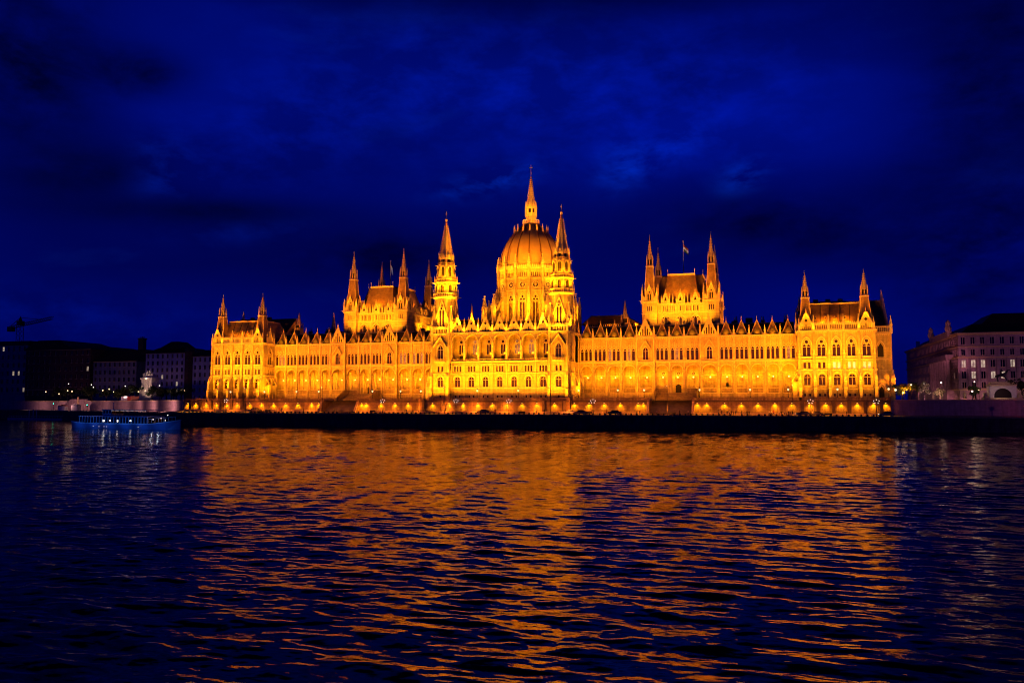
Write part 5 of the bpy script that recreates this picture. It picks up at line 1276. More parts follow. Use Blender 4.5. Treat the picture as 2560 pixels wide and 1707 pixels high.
# market tents, kiosks
def tent(x, y, z, w, d, h, mt_, lab):
    t = tag(empty('kiosk', (x, y, z)), lab, 'kiosk'); m = MB(('tent',)); m.box(-w/2, w/2, -d/2, d/2, 0, h); part(m, 'booth', t); r = MB((mt_,)); r.frust(-w/2-.2, w/2+.2, -d/2-.2, d/2+.2, h+.01, -w/4, w/4, -.1, .1, h+.7); part(r, 'roof', t)
tent(-238.5, 50, 4.75, 3.6, 2.5, 2.6, 'tent', 'white kiosk on the left quay below the bank wall')
tent(-252, 56, 4.75, 4.2, 2.5, 2.2, 'redcloth', 'white stall with a red roof on the left quay')
def hoard(x, y, w, mt_, lab):
    b = MB((mt_, 'iron')); b.box(-w/2, w/2, -.06, .06, .5, 2.5); b.mt('iron'); [b.box(k-.05, k+.05, .06, .14, 0, 2.5) for k in (-w/2+.2, w/2-.2)]; o = b.build('hoarding'); o.location = (x, y, 9.1); tag(o, lab, 'hoarding')
hoard(-196.5, 35.5, 5.4, 'tent', 'pale hoarding panel in front of the monument'); hoard(-191.3, 32.5, 3.6, 'redcloth', 'red hoarding panel between the pale and orange ones'); hoard(-186.5, 29.6, 4.6, 'orangecloth', 'orange hoarding panel right of the monument')

# ------------------------------------------------------------------ river boat
BT = tag(empty('passenger_boat', (-110.5, -64, 0)), 'long blue-lit passenger boat on the river at the left', 'boat'); BT.rotation_euler = (0, 0, R(-13))
def hullsec(m, st, z0f, z1, mt_):
    m.mt(mt_); i0 = len(m.v); n = len(st)
    for (x, w, zb) in st:
        for sy in (-1, 1): m.v.append(m.W(x, sy*w*.8, z0f)); m.v.append(m.W(x, sy*w, zb if z1 is None else z1))
    for k in range(n-1):
        a, b = i0+4*k, i0+4*(k+1)
        for f in ((a, b, b+1, a+1), (a+2, b+2, b+3, a+3), (a+1, b+1, b+3, a+3)): m.f.append(list(f)); m.m.append(m.cur)
    m.f.append([i0, i0+1, i0+3, i0+2]); m.m.append(m.cur)
m = MB(('boatblue', 'boatwhite')); S = [(-26, 2.6, 2.3), (-22, 3.4, 1.9), (-10, 3.9, 1.6), (8, 3.9, 1.6), (16, 3.6, 1.8), (21, 2.4, 2.3), (25.5, .15, 3.0)]
hullsec(m, S, -.3, None, 'boatblue'); m.mt('boatwhite')
for (a, b) in zip(S[:-1], S[1:]):
    for sy in (-1, 1): m.beam((a[0], sy*a[1], a[2]+.05), (b[0], sy*b[1], b[2]+.05), .16, .22)
part(m, 'hull', BT)
m = MB(('boatwhite', 'glassdk', 'boatblue')); m.box(-21, 14, -3.2, 3.2, 1.5, 1.9); m.mt('boatblue'); m.box(-21, 14, -3.3, 3.3, 3.9, 4.15)
m.mt('glassdk'); m.box(-20.6, 13.6, -3.05, 3.05, 1.9, 3.9); m.mt('boatwhite')
for k in range(24): x = -20.6+k*1.49; m.box(x-.09, x+.09, -3.2, -3.04, 1.9, 3.9); m.box(x-.09, x+.09, 3.04, 3.2, 1.9, 3.9)
part(m, 'saloon', BT)
for k, x in enumerate((-8.0, -4.5, -1.0, 5.5)):
    g = MB(('headglow',)); g.box(x-.35, x+.35, -3.12, -3.06, 2.3+.2*(k % 2), 2.9); part(g, 'lit_porthole', BT)
m = MB(('boatblue', 'glassdk', 'boatwhite')); m.box(-10, -5.2, -2.2, 2.2, 4.15, 5.0); m.mt('glassdk'); m.box(-9.8, -5.4, -2.1, 2.1, 5.0, 6.0); m.mt('boatblue'); m.box(-10.2, -5, -2.4, 2.4, 6.0, 6.3); m.mt('boatwhite'); [m.box(x-.07, x+.07, -2.2, -2.08, 5, 6) for x in (-9.8, -8.3, -6.9, -5.4)]; m.beam((-7.5, 0, 6.3), (-7.5, 0, 9), .12); part(m, 'wheelhouse', BT)
m = MB(('boatblue', 'iron')); m.box(-4.6, 13, -3, 3, 6.0, 6.15); m.mt('iron')
for k in range(9): [m.beam((-4.4+k*2.15, sy*2.9, 4.1), (-4.4+k*2.15, sy*2.9, 6.0), .08) for sy in (-1, 1)]
for sy in (-1, 1): m.beam((-21, sy*3.2, 5.0), (13.5, sy*3.2, 5.0), .06)
part(m, 'awning', BT)
m = MB(('lampwhite',)); [m.ball(-4.2+k*.62, -3.05, 5.93, .055, 5) for k in range(28)]; [m.ball(-20+k*1.3, -3.3, 4.0, .04, 5) for k in range(10)]; part(m, 'string_lights', BT)
m = MB(('boatwhite', 'lampwhite')); 
for k in range(9): m.beam((14.5+k*1.15, -3.4+.35*k, 2.1+.1*k), (14.5+k*1.15, -3.4+.35*k, 3.3+.1*k), .06)
m.beam((14.5, -3.4, 3.3), (23.7, -.6, 4.1), .06); part(m, 'bow_rail', BT)
for k, (x, y, z) in enumerate(((15.5, -2.4, 3.2), (18.2, -1.6, 3.6), (20.8, -1.2, 4.6), (19.5, -1, 2.9))): g = MB(('lampwhite',)); g.ball(x, y, z, .17, 8); part(g, 'deck_lamp', BT)
for k, x in enumerate((-12, -9, -6.4, -5.2, 10.5)): g = MB(('lampwhite',)); g.ball(x, -4.0, .75, .09, 6); part(g, 'fender_lamp', BT)
# landing stage
t = tag(empty('landing_stage', (-256, 50, 0)), 'low dark floating landing stage with railings at the far left bank', 'pontoon'); t.rotation_euler = (0, 0, R(-8))
m = MB(('boatblue', 'iron')); m.box(-27, 25, -2, 2, -.4, .9); part(m, 'float', t)
m = MB(('boatwhite',)); [m.beam((-26+k*1.9, -1.9, .9), (-26+k*1.9, -1.9, 2.0), .08) for k in range(27)]; m.beam((-26, -1.9, 2.0), (24, -1.9, 2.0), .1); part(m, 'railing', t)
for x in (-15, -12, -9.5): m = MB(('boatwhite',)); m.lathe(x, 1.2, [(.2, -1), (.2, 5.2)], 8); part(m, 'mooring_post', t)
# ------------------------------------------------------------------ river
def water():
    CX, CY = 89.4, -299.2
    d = [2.5]
    while d[-1] < 520: d.append(d[-1]*1.0034)
    d = np.array(d); u = np.linspace(-2.0, 1.0, 860)
    D, U = np.meshgrid(d, u, indexing='ij')
    Xw = CX+D*U; Yw = CY+D; Zw = np.zeros_like(Xw); rg = np.random.default_rng(3)
    for i in range(90):
        lam = .5*(5/.5)**(rg.random()**1.2); th = rg.normal(0, .33)+.06         # travel direction, mostly towards the viewer
        k = 2*math.pi/lam; amp = .0125*lam*rg.uniform(.5, 1.2)/math.sqrt(90)*3.4*SLOPE
        fade = np.clip(lam/(D*.0034*2.0)-1.0, 0, 1)
        ph = k*(Xw*math.sin(th)+Yw*math.cos(th))+rg.uniform(0, 6.28)
        w = np.sin(ph+.35*np.sin(ph))
        Zw += amp*fade*w
    # calm and rough patches
    pat = .75+.35*np.sin(Xw*.05+1.3*np.sin(Yw*.03))*np.sin(Yw*.07+.9*np.sin(Xw*.021))
    Zw *= pat
    nd, nu = D.shape
    co = np.empty((nd*nu, 3), np.float32); co[:, 0] = Xw.ravel(); co[:, 1] = Yw.ravel(); co[:, 2] = Zw.ravel()
    idx = np.arange(nd*nu).reshape(nd, nu)
    q = np.stack([idx[:-1, :-1], idx[:-1, 1:], idx[1:, 1:], idx[1:, :-1]], -1).reshape(-1, 4).astype(np.int32)
    me = bpy.data.meshes.new('water'); me.vertices.add(len(co)); me.vertices.foreach_set('co', co.ravel())
    me.loops.add(q.size); me.loops.foreach_set('vertex_index', q.ravel()); me.polygons.add(len(q))
    me.polygons.foreach_set('loop_start', np.arange(0, q.size, 4, dtype=np.int32)); me.polygons.foreach_set('loop_total', np.full(len(q), 4, np.int32))
    me.update(calc_edges=True); me.polygons.foreach_set('use_smooth', np.ones(len(q), bool))
    m = bpy.data.materials.new('river_water'); m.use_nodes = True; nt = m.node_tree; b = nt.nodes['Principled BSDF']; N = nt.nodes.new; Lk = nt.links.new
    b.inputs['Base Color'].default_value = (.0015, .003, .007, 1); b.inputs['Roughness'].default_value = .07; b.inputs['IOR'].default_value = WIOR; b.inputs['Specular Tint'].default_value = (1, .72, .04, 1)
    geo = N('ShaderNodeNewGeometry')
    acc = None
    for (sx, sy, sc, st) in ((.45, 1.3, 1.0, RIP[0]), (1.5, 3.6, 1.0, RIP[1]), (4., 9., 1.0, RIP[2]), (.5, .075, 1.0, RIP[3])):
        mp = N('ShaderNodeMapping'); mp.inputs['Scale'].default_value = (sx, sy, 1); mp.inputs['Rotation'].default_value = (0, 0, .1)
        Lk(geo.outputs['Position'], mp.inputs['Vector'])
        n = N('ShaderNodeTexNoise'); n.noise_dimensions = '2D' if False else '3D'; n.inputs['Scale'].default_value = sc; n.inputs['Detail'].default_value = 2.5; n.inputs['Roughness'].default_value = .55
        Lk(mp.outputs['Vector'], n.inputs['Vector'])
        sub_ = N('ShaderNodeVectorMath'); sub_.operation = 'SUBTRACT'; Lk(n.outputs['Color'], sub_.inputs[0]); sub_.inputs[1].default_value = (.5, .5, .5)
        mul = N('ShaderNodeVectorMath'); mul.operation = 'MULTIPLY'; Lk(sub_.outputs[0], mul.inputs[0]); mul.inputs[1].default_value = (st*.8, st, 0)
        if acc is None: acc = mul
        else:
            ad = N('ShaderNodeVectorMath'); ad.operation = 'ADD'; Lk(acc.outputs[0], ad.inputs[0]); Lk(mul.outputs[0], ad.inputs[1]); acc = ad
    ad = N('ShaderNodeVectorMath'); ad.operation = 'ADD'; Lk(geo.outputs['Normal'], ad.inputs[0]); Lk(acc.outputs[0], ad.inputs[1])
    nn = N('ShaderNodeVectorMath'); nn.operation = 'NORMALIZE'; Lk(ad.outputs[0], nn.inputs[0]); Lk(nn.outputs[0], b.inputs['Normal'])
    me.materials.append(m); o = bpy.data.objects.new('water', me); COL.objects.link(o); tag(o, kind='structure')
SLOPE = .72; WIOR = 2.8; RIP = (.08, .18, .15, .26)
water()

CLOUDS = [(-14.0, 21.0, 20, 7, 0, (0.0, 0.0025, 0.11), 'ADD'),
 (-18.0, 14.7, 3.2, 0.8, 14, (0.0, 0.02, 0.30), 'ADD'),
 (-8.7, 15.5, 1.8, 1.4, 25, (0.0, 0.018, 0.28), 'ADD'),
 (-5.2, 16.6, 3.0, 1.2, 20, (0.0, 0.006, 0.12), 'ADD'),
 (-1.1, 14.4, 1.7, 1.0, 20, (0.0, 0.02, 0.30), 'ADD'),
 (-39.0, 14.4, 2.0, 1.8, 0, (0.0, 0.007, 0.14), 'ADD'),
 (-33.1, 11.2, 5, 1.2, 5, (0.0, 0.004, 0.09), 'ADD'),
 (-44.8, 4.9, 10, 2, 0, (0.0, 0.002, 0.06), 'ADD'),
 (-19.8, 21.6, 14, 5, -5, (0.0, 0.003, 0.1), 'ADD'),
 (-4.9, 20.0, 12, 5, 0, (0.0, 0.002, 0.1), 'ADD'),
 (-31.7, 17.3, 9, 3.5, 15, (0.0, 0.002, 0.08), 'ADD'),
 (-43.0, 13.8, 4.0, 1.5, 10, (0, 0, 0.018), 'MIX'),
 (-36.1, 12.0, 8, 1.0, 3, (0, 0, 0.02), 'MIX'),
 (-40.8, 19.8, 4, 1.6, 5, (0, 0, 0.03), 'MIX'),
 (-25.1, 9.7, 9, 2.2, 0, (0, 0, 0.028), 'MIX'),
 (1.3, 11.4, 9, 2.4, -8, (0, 0, 0.03), 'MIX'),
 (12.7, 9.6, 6, 6, 0, (0, 0, 0.018), 'MIX'),
 (14.1, 19.5, 6, 8, 0, (0, 0, 0.03), 'MIX'),
 (-46.6, 19.5, 5, 7, 0, (0, 0, 0.02), 'MIX')]
# ------------------------------------------------------------------ sky: blue hour, thin cloud
w = bpy.data.worlds.new('World'); scn.world = w; w.use_nodes = True; nt = w.node_tree; N = nt.nodes.new; Lk = nt.links.new
bg = nt.nodes['Background']
sky = N('ShaderNodeTexSky'); sky.sky_type = 'NISHITA'; sky.sun_disc = False; sky.sun_elevation = R(-3.5); sky.sun_rotation = R(200)
tc = N('ShaderNodeTexCoord'); mp = N('ShaderNodeMapping'); mp.inputs['Scale'].default_value = (1.1, 1.1, 3.6); mp.inputs['Rotation'].default_value = (.25, .12, 0); mp.inputs['Location'].default_value = (2.1, .4, .35)
Lk(tc.outputs['Generated'], mp.inputs['Vector'])
n1 = N('ShaderNodeTexNoise'); n1.inputs['Scale'].default_value = 1.35; n1.inputs['Detail'].default_value = 2.5; n1.inputs['Roughness'].default_value = .5; n1.inputs['Distortion'].default_value = .08
Lk(mp.outputs[0], n1.inputs['Vector'])
r1 = N('ShaderNodeValToRGB'); e = r1.color_ramp.elements
e[0].position = .32; e[0].color = (.0, .0008, .078, 1); e[1].position = .57; e[1].color = (.0, .003, .19, 1)
e2 = e.new(.5); e2.color = (.0, .0019, .135, 1)
Lk(n1.outputs['Fac'], r1.inputs['Fac'])
n2 = N('ShaderNodeTexNoise'); n2.inputs['Scale'].default_value = 3.6; n2.inputs['Detail'].default_value = 7; n2.inputs['Roughness'].default_value = .55; n2.inputs['Distortion'].default_value = .6
mp2 = N('ShaderNodeMapping'); mp2.inputs['Scale'].default_value = (1.0, 1.0, 3.2); mp2.inputs['Rotation'].default_value = (.1, .35, 0); mp2.inputs['Location'].default_value = (.3, 1.7, 4.2)
Lk(tc.outputs['Generated'], mp2.inputs['Vector']); Lk(mp2.outputs[0], n2.inputs['Vector'])
r2 = N('ShaderNodeValToRGB'); e = r2.color_ramp.elements; e[0].position = .60; e[0].color = (0, 0, 0, 1); e[1].position = .80; e[1].color = (.0003, .004, .04, 1)
Lk(n2.outputs['Fac'], r2.inputs['Fac'])
ad = N('ShaderNodeMixRGB'); ad.blend_type = 'ADD'; ad.inputs['Fac'].default_value = 1; Lk(r1.outputs[0], ad.inputs['Color1']); Lk(r2.outputs[0], ad.inputs['Color2'])
last = ad.outputs[0]
nz = N('ShaderNodeTexNoise'); nz.inputs['Scale'].default_value = 16; nz.inputs['Detail'].default_value = 5; nz.inputs['Roughness'].default_value = .6; nz.inputs['Distortion'].default_value = .2
mq = N('ShaderNodeMapping'); mq.inputs['Scale'].default_value = (1, 1, 2.0); mq.inputs['Rotation'].default_value = (0, .3, 0); Lk(tc.outputs['Generated'], mq.inputs[0]); Lk(mq.outputs[0], nz.inputs['Vector'])
def wisp(az, el, ra, re, tilt, col, mode):
    # a soft-edged cloud patch around a direction (azimuth from +y towards +x, elevation, degrees), broken up by noise
    global last
    sx = N('ShaderNodeSeparateXYZ'); Lk(tc.outputs['Generated'], sx.inputs[0])
    def m_(op, a, b=None):
        n = N('ShaderNodeMath'); n.operation = op
        for i_, v_ in enumerate((a, b)):
            if v_ is None: continue
            if isinstance(v_, (int, float)): n.inputs[i_].default_value = v_
            else: Lk(v_, n.inputs[i_])
        return n.outputs[0]
    a_ = m_('SUBTRACT', m_('ARCTAN2', sx.outputs[0], sx.outputs[1]), R(az)); e_ = m_('SUBTRACT', m_('ARCSINE', sx.outputs[2]), R(el))
    ct, st_ = math.cos(R(tilt)), math.sin(R(tilt))
    u_ = m_('DIVIDE', m_('ADD', m_('MULTIPLY', a_, ct), m_('MULTIPLY', e_, st_)), R(ra)); v_ = m_('DIVIDE', m_('SUBTRACT', m_('MULTIPLY', e_, ct), m_('MULTIPLY', a_, st_)), R(re))
    d_ = m_('ADD', m_('MULTIPLY', u_, u_), m_('MULTIPLY', v_, v_)); g_ = m_('EXPONENT', m_('MULTIPLY', d_, -1.2))
    k_ = m_('MULTIPLY', g_, .8) if ra > 15 else m_('MULTIPLY', g_, m_('MULTIPLY', nz.outputs['Fac'], 1.6)) if mode == 'MIX' else m_('MULTIPLY', g_, m_('MAXIMUM', m_('MULTIPLY', m_('SUBTRACT', nz.outputs['Fac'], .42), 4.5), 0))
    k_ = m_('MINIMUM', k_, 1)
    mxx = N('ShaderNodeMixRGB'); mxx.blend_type = mode; Lk(k_, mxx.inputs['Fac']); Lk(last, mxx.inputs['Color1']); mxx.inputs['Color2'].default_value = (*col, 1); last = mxx.outputs[0]
for q_ in CLOUDS: wisp(*q_)
sk = N('ShaderNodeMixRGB'); sk.blend_type = 'MULTIPLY'; sk.inputs['Fac'].default_value = 1; sk.inputs['Color2'].default_value = (.002, .02, .25, 1); Lk(sky.outputs[0], sk.inputs['Color1'])
a2 = N('ShaderNodeMixRGB'); a2.blend_type = 'ADD'; a2.inputs['Fac'].default_value = 1; Lk(last, a2.inputs['Color1']); Lk(sk.outputs[0], a2.inputs['Color2'])
sp = N('ShaderNodeSeparateXYZ'); Lk(tc.outputs['Generated'], sp.inputs[0]); rz = N('ShaderNodeValToRGB'); e = rz.color_ramp.elements
e[0].position = 0; e[0].color = (.62, .62, .62, 1); e[1].position = .6; e[1].color = (.03, .03, .03, 1); q_ = e.new(.16); q_.color = (1, 1, 1, 1); q_ = e.new(.34); q_.color = (.85, .85, .85, 1); q_ = e.new(.41); q_.color = (.66, .66, .66, 1); q_ = e.new(.455); q_.color = (.06, .06, .06, 1)
Lk(sp.outputs[2], rz.inputs['Fac']); mz = N('ShaderNodeMixRGB'); mz.blend_type = 'MULTIPLY'; mz.inputs['Fac'].default_value = 1; Lk(a2.outputs[0], mz.inputs['Color1']); Lk(rz.outputs[0], mz.inputs['Color2'])
Lk(mz.outputs[0], bg.inputs['Color']); bg.inputs['Strength'].default_value = 1.0

# ------------------------------------------------------------------ lamps that light the palace
LD = {}
YEL = (1, .32, .001); ORA = (1, .262, .0015); DOMEC = (1, .32, .0015); SOFT = (1, .40, .05)
def light(kind, name, loc, energy, col, target=None, size=80, blend=1.0, rad=.25):
    key = (kind, round(energy, 1), col, size, blend, rad)
    if key not in LD:
        l = bpy.data.lights.new(name, kind); l.energy = energy; l.color = col; l.shadow_soft_size = rad
        if kind == 'SPOT': l.spot_size = R(size); l.spot_blend = blend
        LD[key] = l
    o = bpy.data.objects.new(name, LD[key]); COL.objects.link(o); o.location = loc
    if target is not None:
        o.rotation_euler = (Vector(target)-Vector(loc)).to_track_quat('-Z', 'Y').to_euler()
    return o
K = 3.0
# terrace floodlights, aimed up at the fronts
for s in (-1, 1):
    for i in range(6):
        x = s*(113+(i-2.5)*4.4); light('SPOT', 'floodlight', (x, -11.8, 9.9), 5000*K, YEL, (x, 0, 28), 95); light('SPOT', 'floodlight', (x+s*.1, -6.2, 9.6), 900*K, YEL, (x, 0, 24), 115)
    for i in range(12):
        x = s*(31+i*6.1); light('SPOT', 'floodlight', (x, -11.6, 9.9), 5000*K, ORA, (x, 8, 27), 100); light('SPOT', 'floodlight', (x+1.5, 2.2, 9.6), 800*K, YEL, (x+1.5, 8, 23), 120)
    # side returns
    for i in range(3): light('SPOT', 'added_fill_flood', (s*(104+i*9), -23, 13), 12500*K, YEL, (s*(104+i*9), 0, 29), 72, 1, .3)  # unseen spots off the quay, added to even out the fronts
    for i in range(5): light('SPOT', 'added_fill_flood', (s*(36+i*14), -22.5, 13), 13500*K, ORA, (s*(36+i*14), 8, 29), 62, 1, .3)
    light('SPOT', 'floodlight', (s*95.5, -4, 10), 9000*K, YEL, (s*101, 4, 24), 90)
    light('SPOT', 'floodlight', (s*30.5, -6, 10), 9000*K, YEL, (s*25, 0, 24), 90)
    light('SPOT', 'floodlight', (s*136, 2, 10), 14000*K, ORA, (s*128, 12, 27), 90)
for i in range(12):
    x = -24.2+i*4.4; light('SPOT', 'floodlight', (x, -16.3, 9.9), 5600*K, YEL, (x, -8.6, 29), 125)
for i in range(6): light('SPOT', 'added_fill_flood', (-25+i*10, -23.2, 13), 8200*K, YEL, (-25+i*10, -8.6, 30), 85, 1, .3)
# arcade lamps
for s, (o, lamps) in zip((-1, 1), WINGS):
    for (x, y, z) in lamps: light('SPOT', 'arcade_light', (s*x, y-1.2, z+.6), 560*K, YEL, (s*x, 12.6, z-.6), 150, 1, .3)
# loggia lamps
for i in range(7): light('SPOT', 'loggia_light', ((i-3)*5.295-.4, -7.9, 26.5), 330*K, YEL, ((i-3)*5.295, -5, 28), 150, 1, .3)
# downlights on the retaining wall
for x, y in WLP: light('SPOT', 'wall_light', (x, y-.55, 8.35), 620*K, YEL, (x, y-.6, 5.2), 125, 1, .1)
for i in range(22): x = -116+i*11; light('SPOT', 'added_wall_fill', (x, yedge(x)-.1, 6.5), 700*K, (1, .2, .01), (x, -13, 9.5), 150, 1, .4)  # unseen low row added to lift the terrace wall and balustrade
for (x, y, z) in TL: light('SPOT', 'lantern_light', (x, y+.3, z+2.3), 520*K, (1, .3, .01), (x, y+8, z), 160, 1, .3)
# roof-level floodlights: dormers, gables, towers, dome, chambers
for s in (-1, 1):
    for i in PROJ:
        c = s*(EDGES[i]+EDGES[i+1])/2
        for d in (-2.3, 2.3): light('SPOT', 'gable_light', (c+d, 6.1, 32.3), 150*K, YEL, (c, 7, 35), 110, 1, .1)
    for i in range(14):
        if i in PROJ: continue
        c = s*(EDGES[i]+EDGES[i+1])/2; 
        light('SPOT', 'dormer_light', (c, 7.2, 32.2), 330*K, ORA, (c, 10, 35.5), 120, 1, .1)
    for d in (-11, -7.4, 7.4, 11): light('SPOT', 'gable_light', (s*113+d, -1.2, 32.6), 170*K, YEL, (s*113+d*.8, 0, 36), 110, 1, .1)
    for d in (-4, 0, 4): light('SPOT', 'roof_light', (s*113+d, .6, 34.5), 1500*K, ORA, (s*113+d, 6, 40), 120, 1, .1)
    for d in (-9.25, 9.25): light('SPOT', 'spire_light', (s*113+d, -3.5, 34), 2600*K, ORA, (s*113+d, 2.8, 46), 70, 1, .2)
    # great towers
    tx = s*21.85
    for (dx, dy) in ((-4.6, -5.6), (4.6, -5.6), (0, -7.4), (6.6, 1.0), (-6.6, 1)):
        light('SPOT', 'tower_light', (tx+dx, -4.6+dy, 34.6), 4200*K, YEL, (tx, -4.6, 50), 75, 1, .2)
    for (dx, dy) in ((-2.6, -3.6), (2.6, -3.6)): light('SPOT', 'tower_light', (tx+dx, -4.6+dy, 35.9), 420*K, YEL, (tx+dx*.3, -4.6, 41), 100, 1, .1)
    for k in range(6):
        a = R(-75+k*40); light('SPOT', 'tower_light', (tx+5.9*math.sin(a), -4.9-5.9*math.cos(a), 48.6), 1700*K, YEL, (tx, -4.6, 58), 100, 1, .1)
        light('SPOT', 'tower_light', (tx+5.2*math.sin(a), -5-5.2*math.cos(a), 53.6), 900*K, YEL, (tx, -5, 60), 95, 1, .1)
        light('SPOT', 'tower_light', (tx+3.0*math.sin(a), -4.6-3.0*math.cos(a), 59.8), 500*K, YEL, (tx+.3*math.sin(a), -4.6-.3*math.cos(a), 70), 60, 1, .1)
    for (dx, tz, pw) in ((-3, 50, 55000), (3, 57, 70000)): light('SPOT', 'added_fill_flood', (tx+dx, -22.5, 14.5), pw*K, YEL, (tx, -4.6, tz+2), 26, 1, .3)  # unseen quay beams added to brighten the tower shafts
    for (px_, py_, pz_) in ((tx-s*14, -9.5, 35.2), (tx+s*13, 6.8, 33), (tx-s*7, -9.5, 35.2)): light('SPOT', 'spire_light', (px_, py_, pz_), 130000*K, YEL, (tx, -4.8, 67), 34, 1, .3)  # unseen spots added at roof level to brighten the tall spires
    # chamber blocks
    for (x, y, ty) in ((53, 9.8, 19), (61, 9.8, 19), (69, 9.8, 19)): light('SPOT', 'chamber_light', (s*x, y, 37.4), 7000*K, YEL, (s*x, ty, 45), 95, 1, .2)
    for y in (24, 34, 44):
        light('SPOT', 'chamber_light', (s*44, y, 36), 7000*K, YEL, (s*50, y, 43), 95, 1, .2); light('SPOT', 'chamber_light', (s*84, y, 36), 7000*K, ORA, (s*74, y, 43), 95, 1, .2)
    light('SPOT', 'roof_light', (s*61.1, 19.65, 47.0), 2600*K, ORA, (s*61.1, 23, 52), 115, 1, .1)
    for d in (-5.4, 5.4): light('SPOT', 'roof_light', (s*61.1+d, 19.65, 47.0), 1100*K, ORA, (s*61.1+d, 23, 53), 110, 1, .1)
    for xx, sg in ((72.3, 1), (49.9, -1)): light('SPOT', 'roof_light', (s*(xx+sg*.75), 34.1, 47.0), 2600*K, ORA, (s*(xx-sg*3), 34.1, 52), 115, 1, .1)
    for X_ in (49.9, 72.3):
        for Y_ in (20.5, 47.8): light('SPOT', 'spire_light', (s*X_-1.5, Y_-6.0, 46.3), 2600*K, ORA, (s*X_, Y_, 62), 60, 1, .2); light('SPOT', 'spire_light', (s*X_+3.6, Y_-5.0, 46.3), 1800*K, ORA, (s*X_, Y_, 60), 60, 1, .2)
# dome and drum
for x in (-9, -3, 3, 9): light('SPOT', 'dome_light', (x, 7.5, 40.4), 5200*K, YEL, (x*.8+1, 20.7, 50), 95, 1, .3)
for k in range(9):
    a = R(-100+k*25+(0 if k != 4 else 3)); rr = 25 if abs(a) > .6 else 22
    light('SPOT', 'dome_light', (DX+rr*math.sin(a), DY-rr*math.cos(a), 40.2), 4000*K, YEL, (DX+9*math.sin(a), DY-9*math.cos(a), 56), 85, 1, .3)
for k in range(0):
    a = R(-112.5+k*25); light('SPOT', 'dome_light', (DX+14.6*math.sin(a), DY-14.6*math.cos(a), 62.2), 520*K, DOMEC, (DX+7*math.sin(a), DY-7*math.cos(a), 76), 100, 1, .2)
for k in range(6):
    a = R(-75+k*30); light('SPOT', 'lantern_light', (DX+5.5*math.sin(a), DY-5.5*math.cos(a), 79.5), 1700*K, ORA, (DX, DY, 90), 60, 1, .1)
for (x, y, z, sp) in ((-14, -4, 40.5, 46), (0, -4, 40.5, 46), (14, -4, 40.5, 46), (30, 12, 38, 50), (-30, 12, 38, 50), (44, 36, 38, 46), (-44, 36, 38, 46)):
    light('SPOT', 'dome_light', (x, y, z), (46000 if abs(x) < 15 else 90000)*K, DOMEC, (DX, DY-2, 76), sp*.62, .9, .4)
for k in range(8): light('SPOT', 'gable_light', ((k-3.5)*5.295, -10.0, 33.9), 420*K, YEL, ((k-3.5)*5.295, -8.6, 37.5), 125, 1, .1)
# the hall roofs
light('SPOT', 'roof_light', (33, 33.5, 37), 900*K, ORA, (33, 40, 41), 130, 1, .1); light('SPOT', 'roof_light', (-33, 33.5, 37), 900*K, ORA, (-33, 40, 41), 130, 1, .1)
for (x, y, z) in ((38.6, 28, 38), (-83.6, 21, 36), (-103, 26, 39), (-25.5, 31, 40)): light('SPOT', 'turret_light', (x+1, y-1, z), 500*K, ORA, (x, y+4, z+6), 80, 1, .1)
light('SPOT', 'flag_light', (61.2, 27, 57), 2600, (.9, .95, 1), (62, 33, 69), 40, 1, .1); light('SPOT', 'flag_light', (-61.4, 27, 57), 1500, (.9, .95, 1), (-61, 33, 67), 40, 1, .1)
# monument and statue floodlights, street lamps
light('SPOT', 'monument_light', (-185, 33, 10.5), 3300, (1, .62, .42), (-190.5, 44, 17.5), 60); light('SPOT', 'monument_light', (-198, 33, 10.5), 1500, (1, .7, .7), (-191.5, 44, 18), 60); light('SPOT', 'monument_light', (-190.8, 41.2, 19.8), 300, (1, .7, .5), (-190.8, 44.5, 23), 110)
light('SPOT', 'plinth_light', (157, -11.0, 10.0), 420, (1, .6, .5), (160, -5, 12.5), 90)
for (x, y, z, c) in SL[::2]: light('POINT', 'street_light', (x, y-.6, z), 40, (1, .62, .45), rad=.6)
for (x, y, z) in ((-140, -13, 7.5), (-160, -1, 7.5), (-180, 11, 7.5), (-200, 21, 7.5), (-222, 34, 7.5), (-243, 47, 7.5), (-268, 58, 7.5), (-290, 66, 7.5)): light('SPOT', 'added_bank_fill', (x, y, z), 2600, (1, .42, .42), (x+3, y+12, 7.5), 140, 1, .4)  # unseen pinkish spots added to brighten the left bank wall
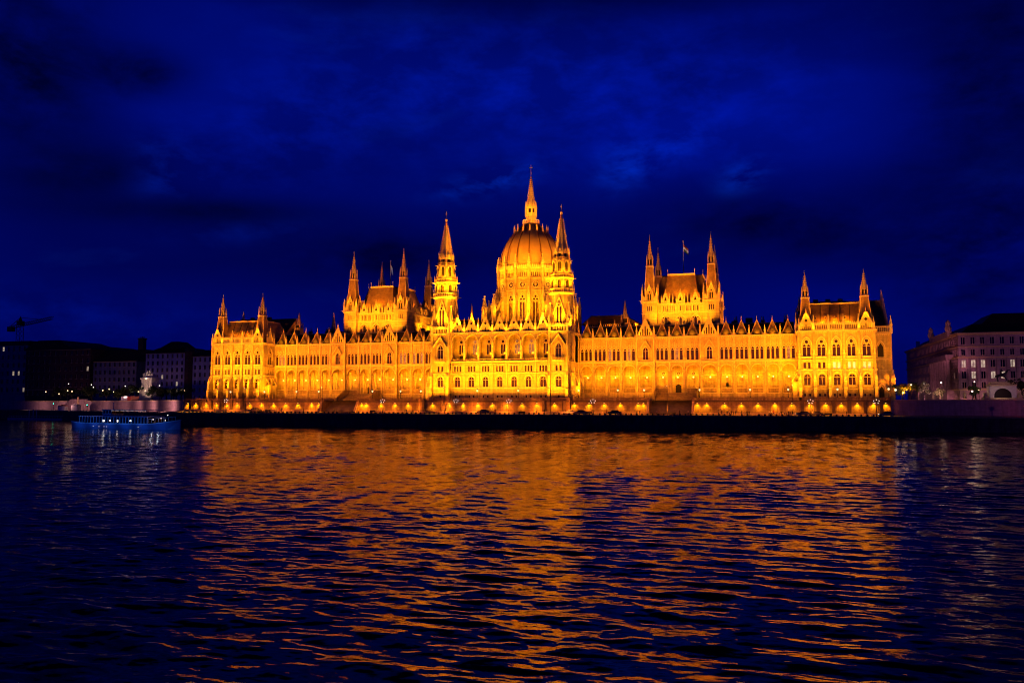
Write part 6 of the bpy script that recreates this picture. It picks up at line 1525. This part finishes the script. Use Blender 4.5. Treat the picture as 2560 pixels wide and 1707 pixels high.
for (x, y, z, c, r) in SR: light('POINT', 'street_light', (x, y-.5, z), 30, (1, .6, .42), rad=.6)
for k in range(10): light('POINT', 'street_light', (mx-3+k*5.5, my-3.2, 11.2), 70, (1, .5, .3), rad=.6)
for k in range(6): light('POINT', 'street_light', (mx-4, my+6+k*14, 11.2), 70, (1, .5, .3), rad=.2)
light('SPOT', 'facade_light', (140, -8, 10.5), 24000, (1, .30, .46), (154, 70, 20), 70); light('SPOT', 'facade_light', (215, -40, 12), 19000, (1, .34, .60), (180, 20, 20), 120)
light('POINT', 'signal_light', (163, -17.4, 7.4), 50, (1, .03, .06), rad=.15)
# unseen blue spots added over the water to light the hull
bm = BT.matrix_basis if False else Matrix.Translation(BT.location) @ Matrix.Rotation(R(-13), 4, 'Z')
for x in (-20, -12, -4, 4, 12, 20): p_ = bm @ Vector((x, -9, 1.6)); light('SPOT', 'boat_light', p_, 520, (.05, .24, 1), bm @ Vector((x, 0, 2.2)), 100, 1, .3)
for x in (16, 19): p_ = bm @ Vector((x, -3.4, 4.2)); light('POINT', 'boat_light', p_, 18, (.7, .85, 1), rad=.15)

# ------------------------------------------------------------------ camera, render settings
cam = bpy.data.cameras.new('camera'); co = bpy.data.objects.new('camera', cam); COL.objects.link(co); scn.camera = co
cam.sensor_width = 36; cam.lens = 36*2140.53/2560; cam.clip_end = 6000; cam.clip_start = .5
co.location = (89.42, -299.22, 8.23); co.rotation_euler = (R(90)+.0723, 0, .2841)
scn.view_settings.view_transform = 'Standard'; scn.view_settings.look = 'None'; scn.view_settings.exposure = 0; scn.view_settings.gamma = 1
try:
    scn.cycles.use_denoising = True; scn.cycles.denoiser = 'OPENIMAGEDENOISE'
except Exception: pass
scn.cycles.max_bounces = 4; scn.cycles.diffuse_bounces = 2; scn.cycles.glossy_bounces = 3; scn.cycles.transmission_bounces = 2
scn.cycles.sample_clamp_indirect = 4; scn.cycles.caustics_reflective = False; scn.cycles.caustics_refractive = False
scn.cycles.use_light_tree = True; scn.cycles.filter_width = 1.05
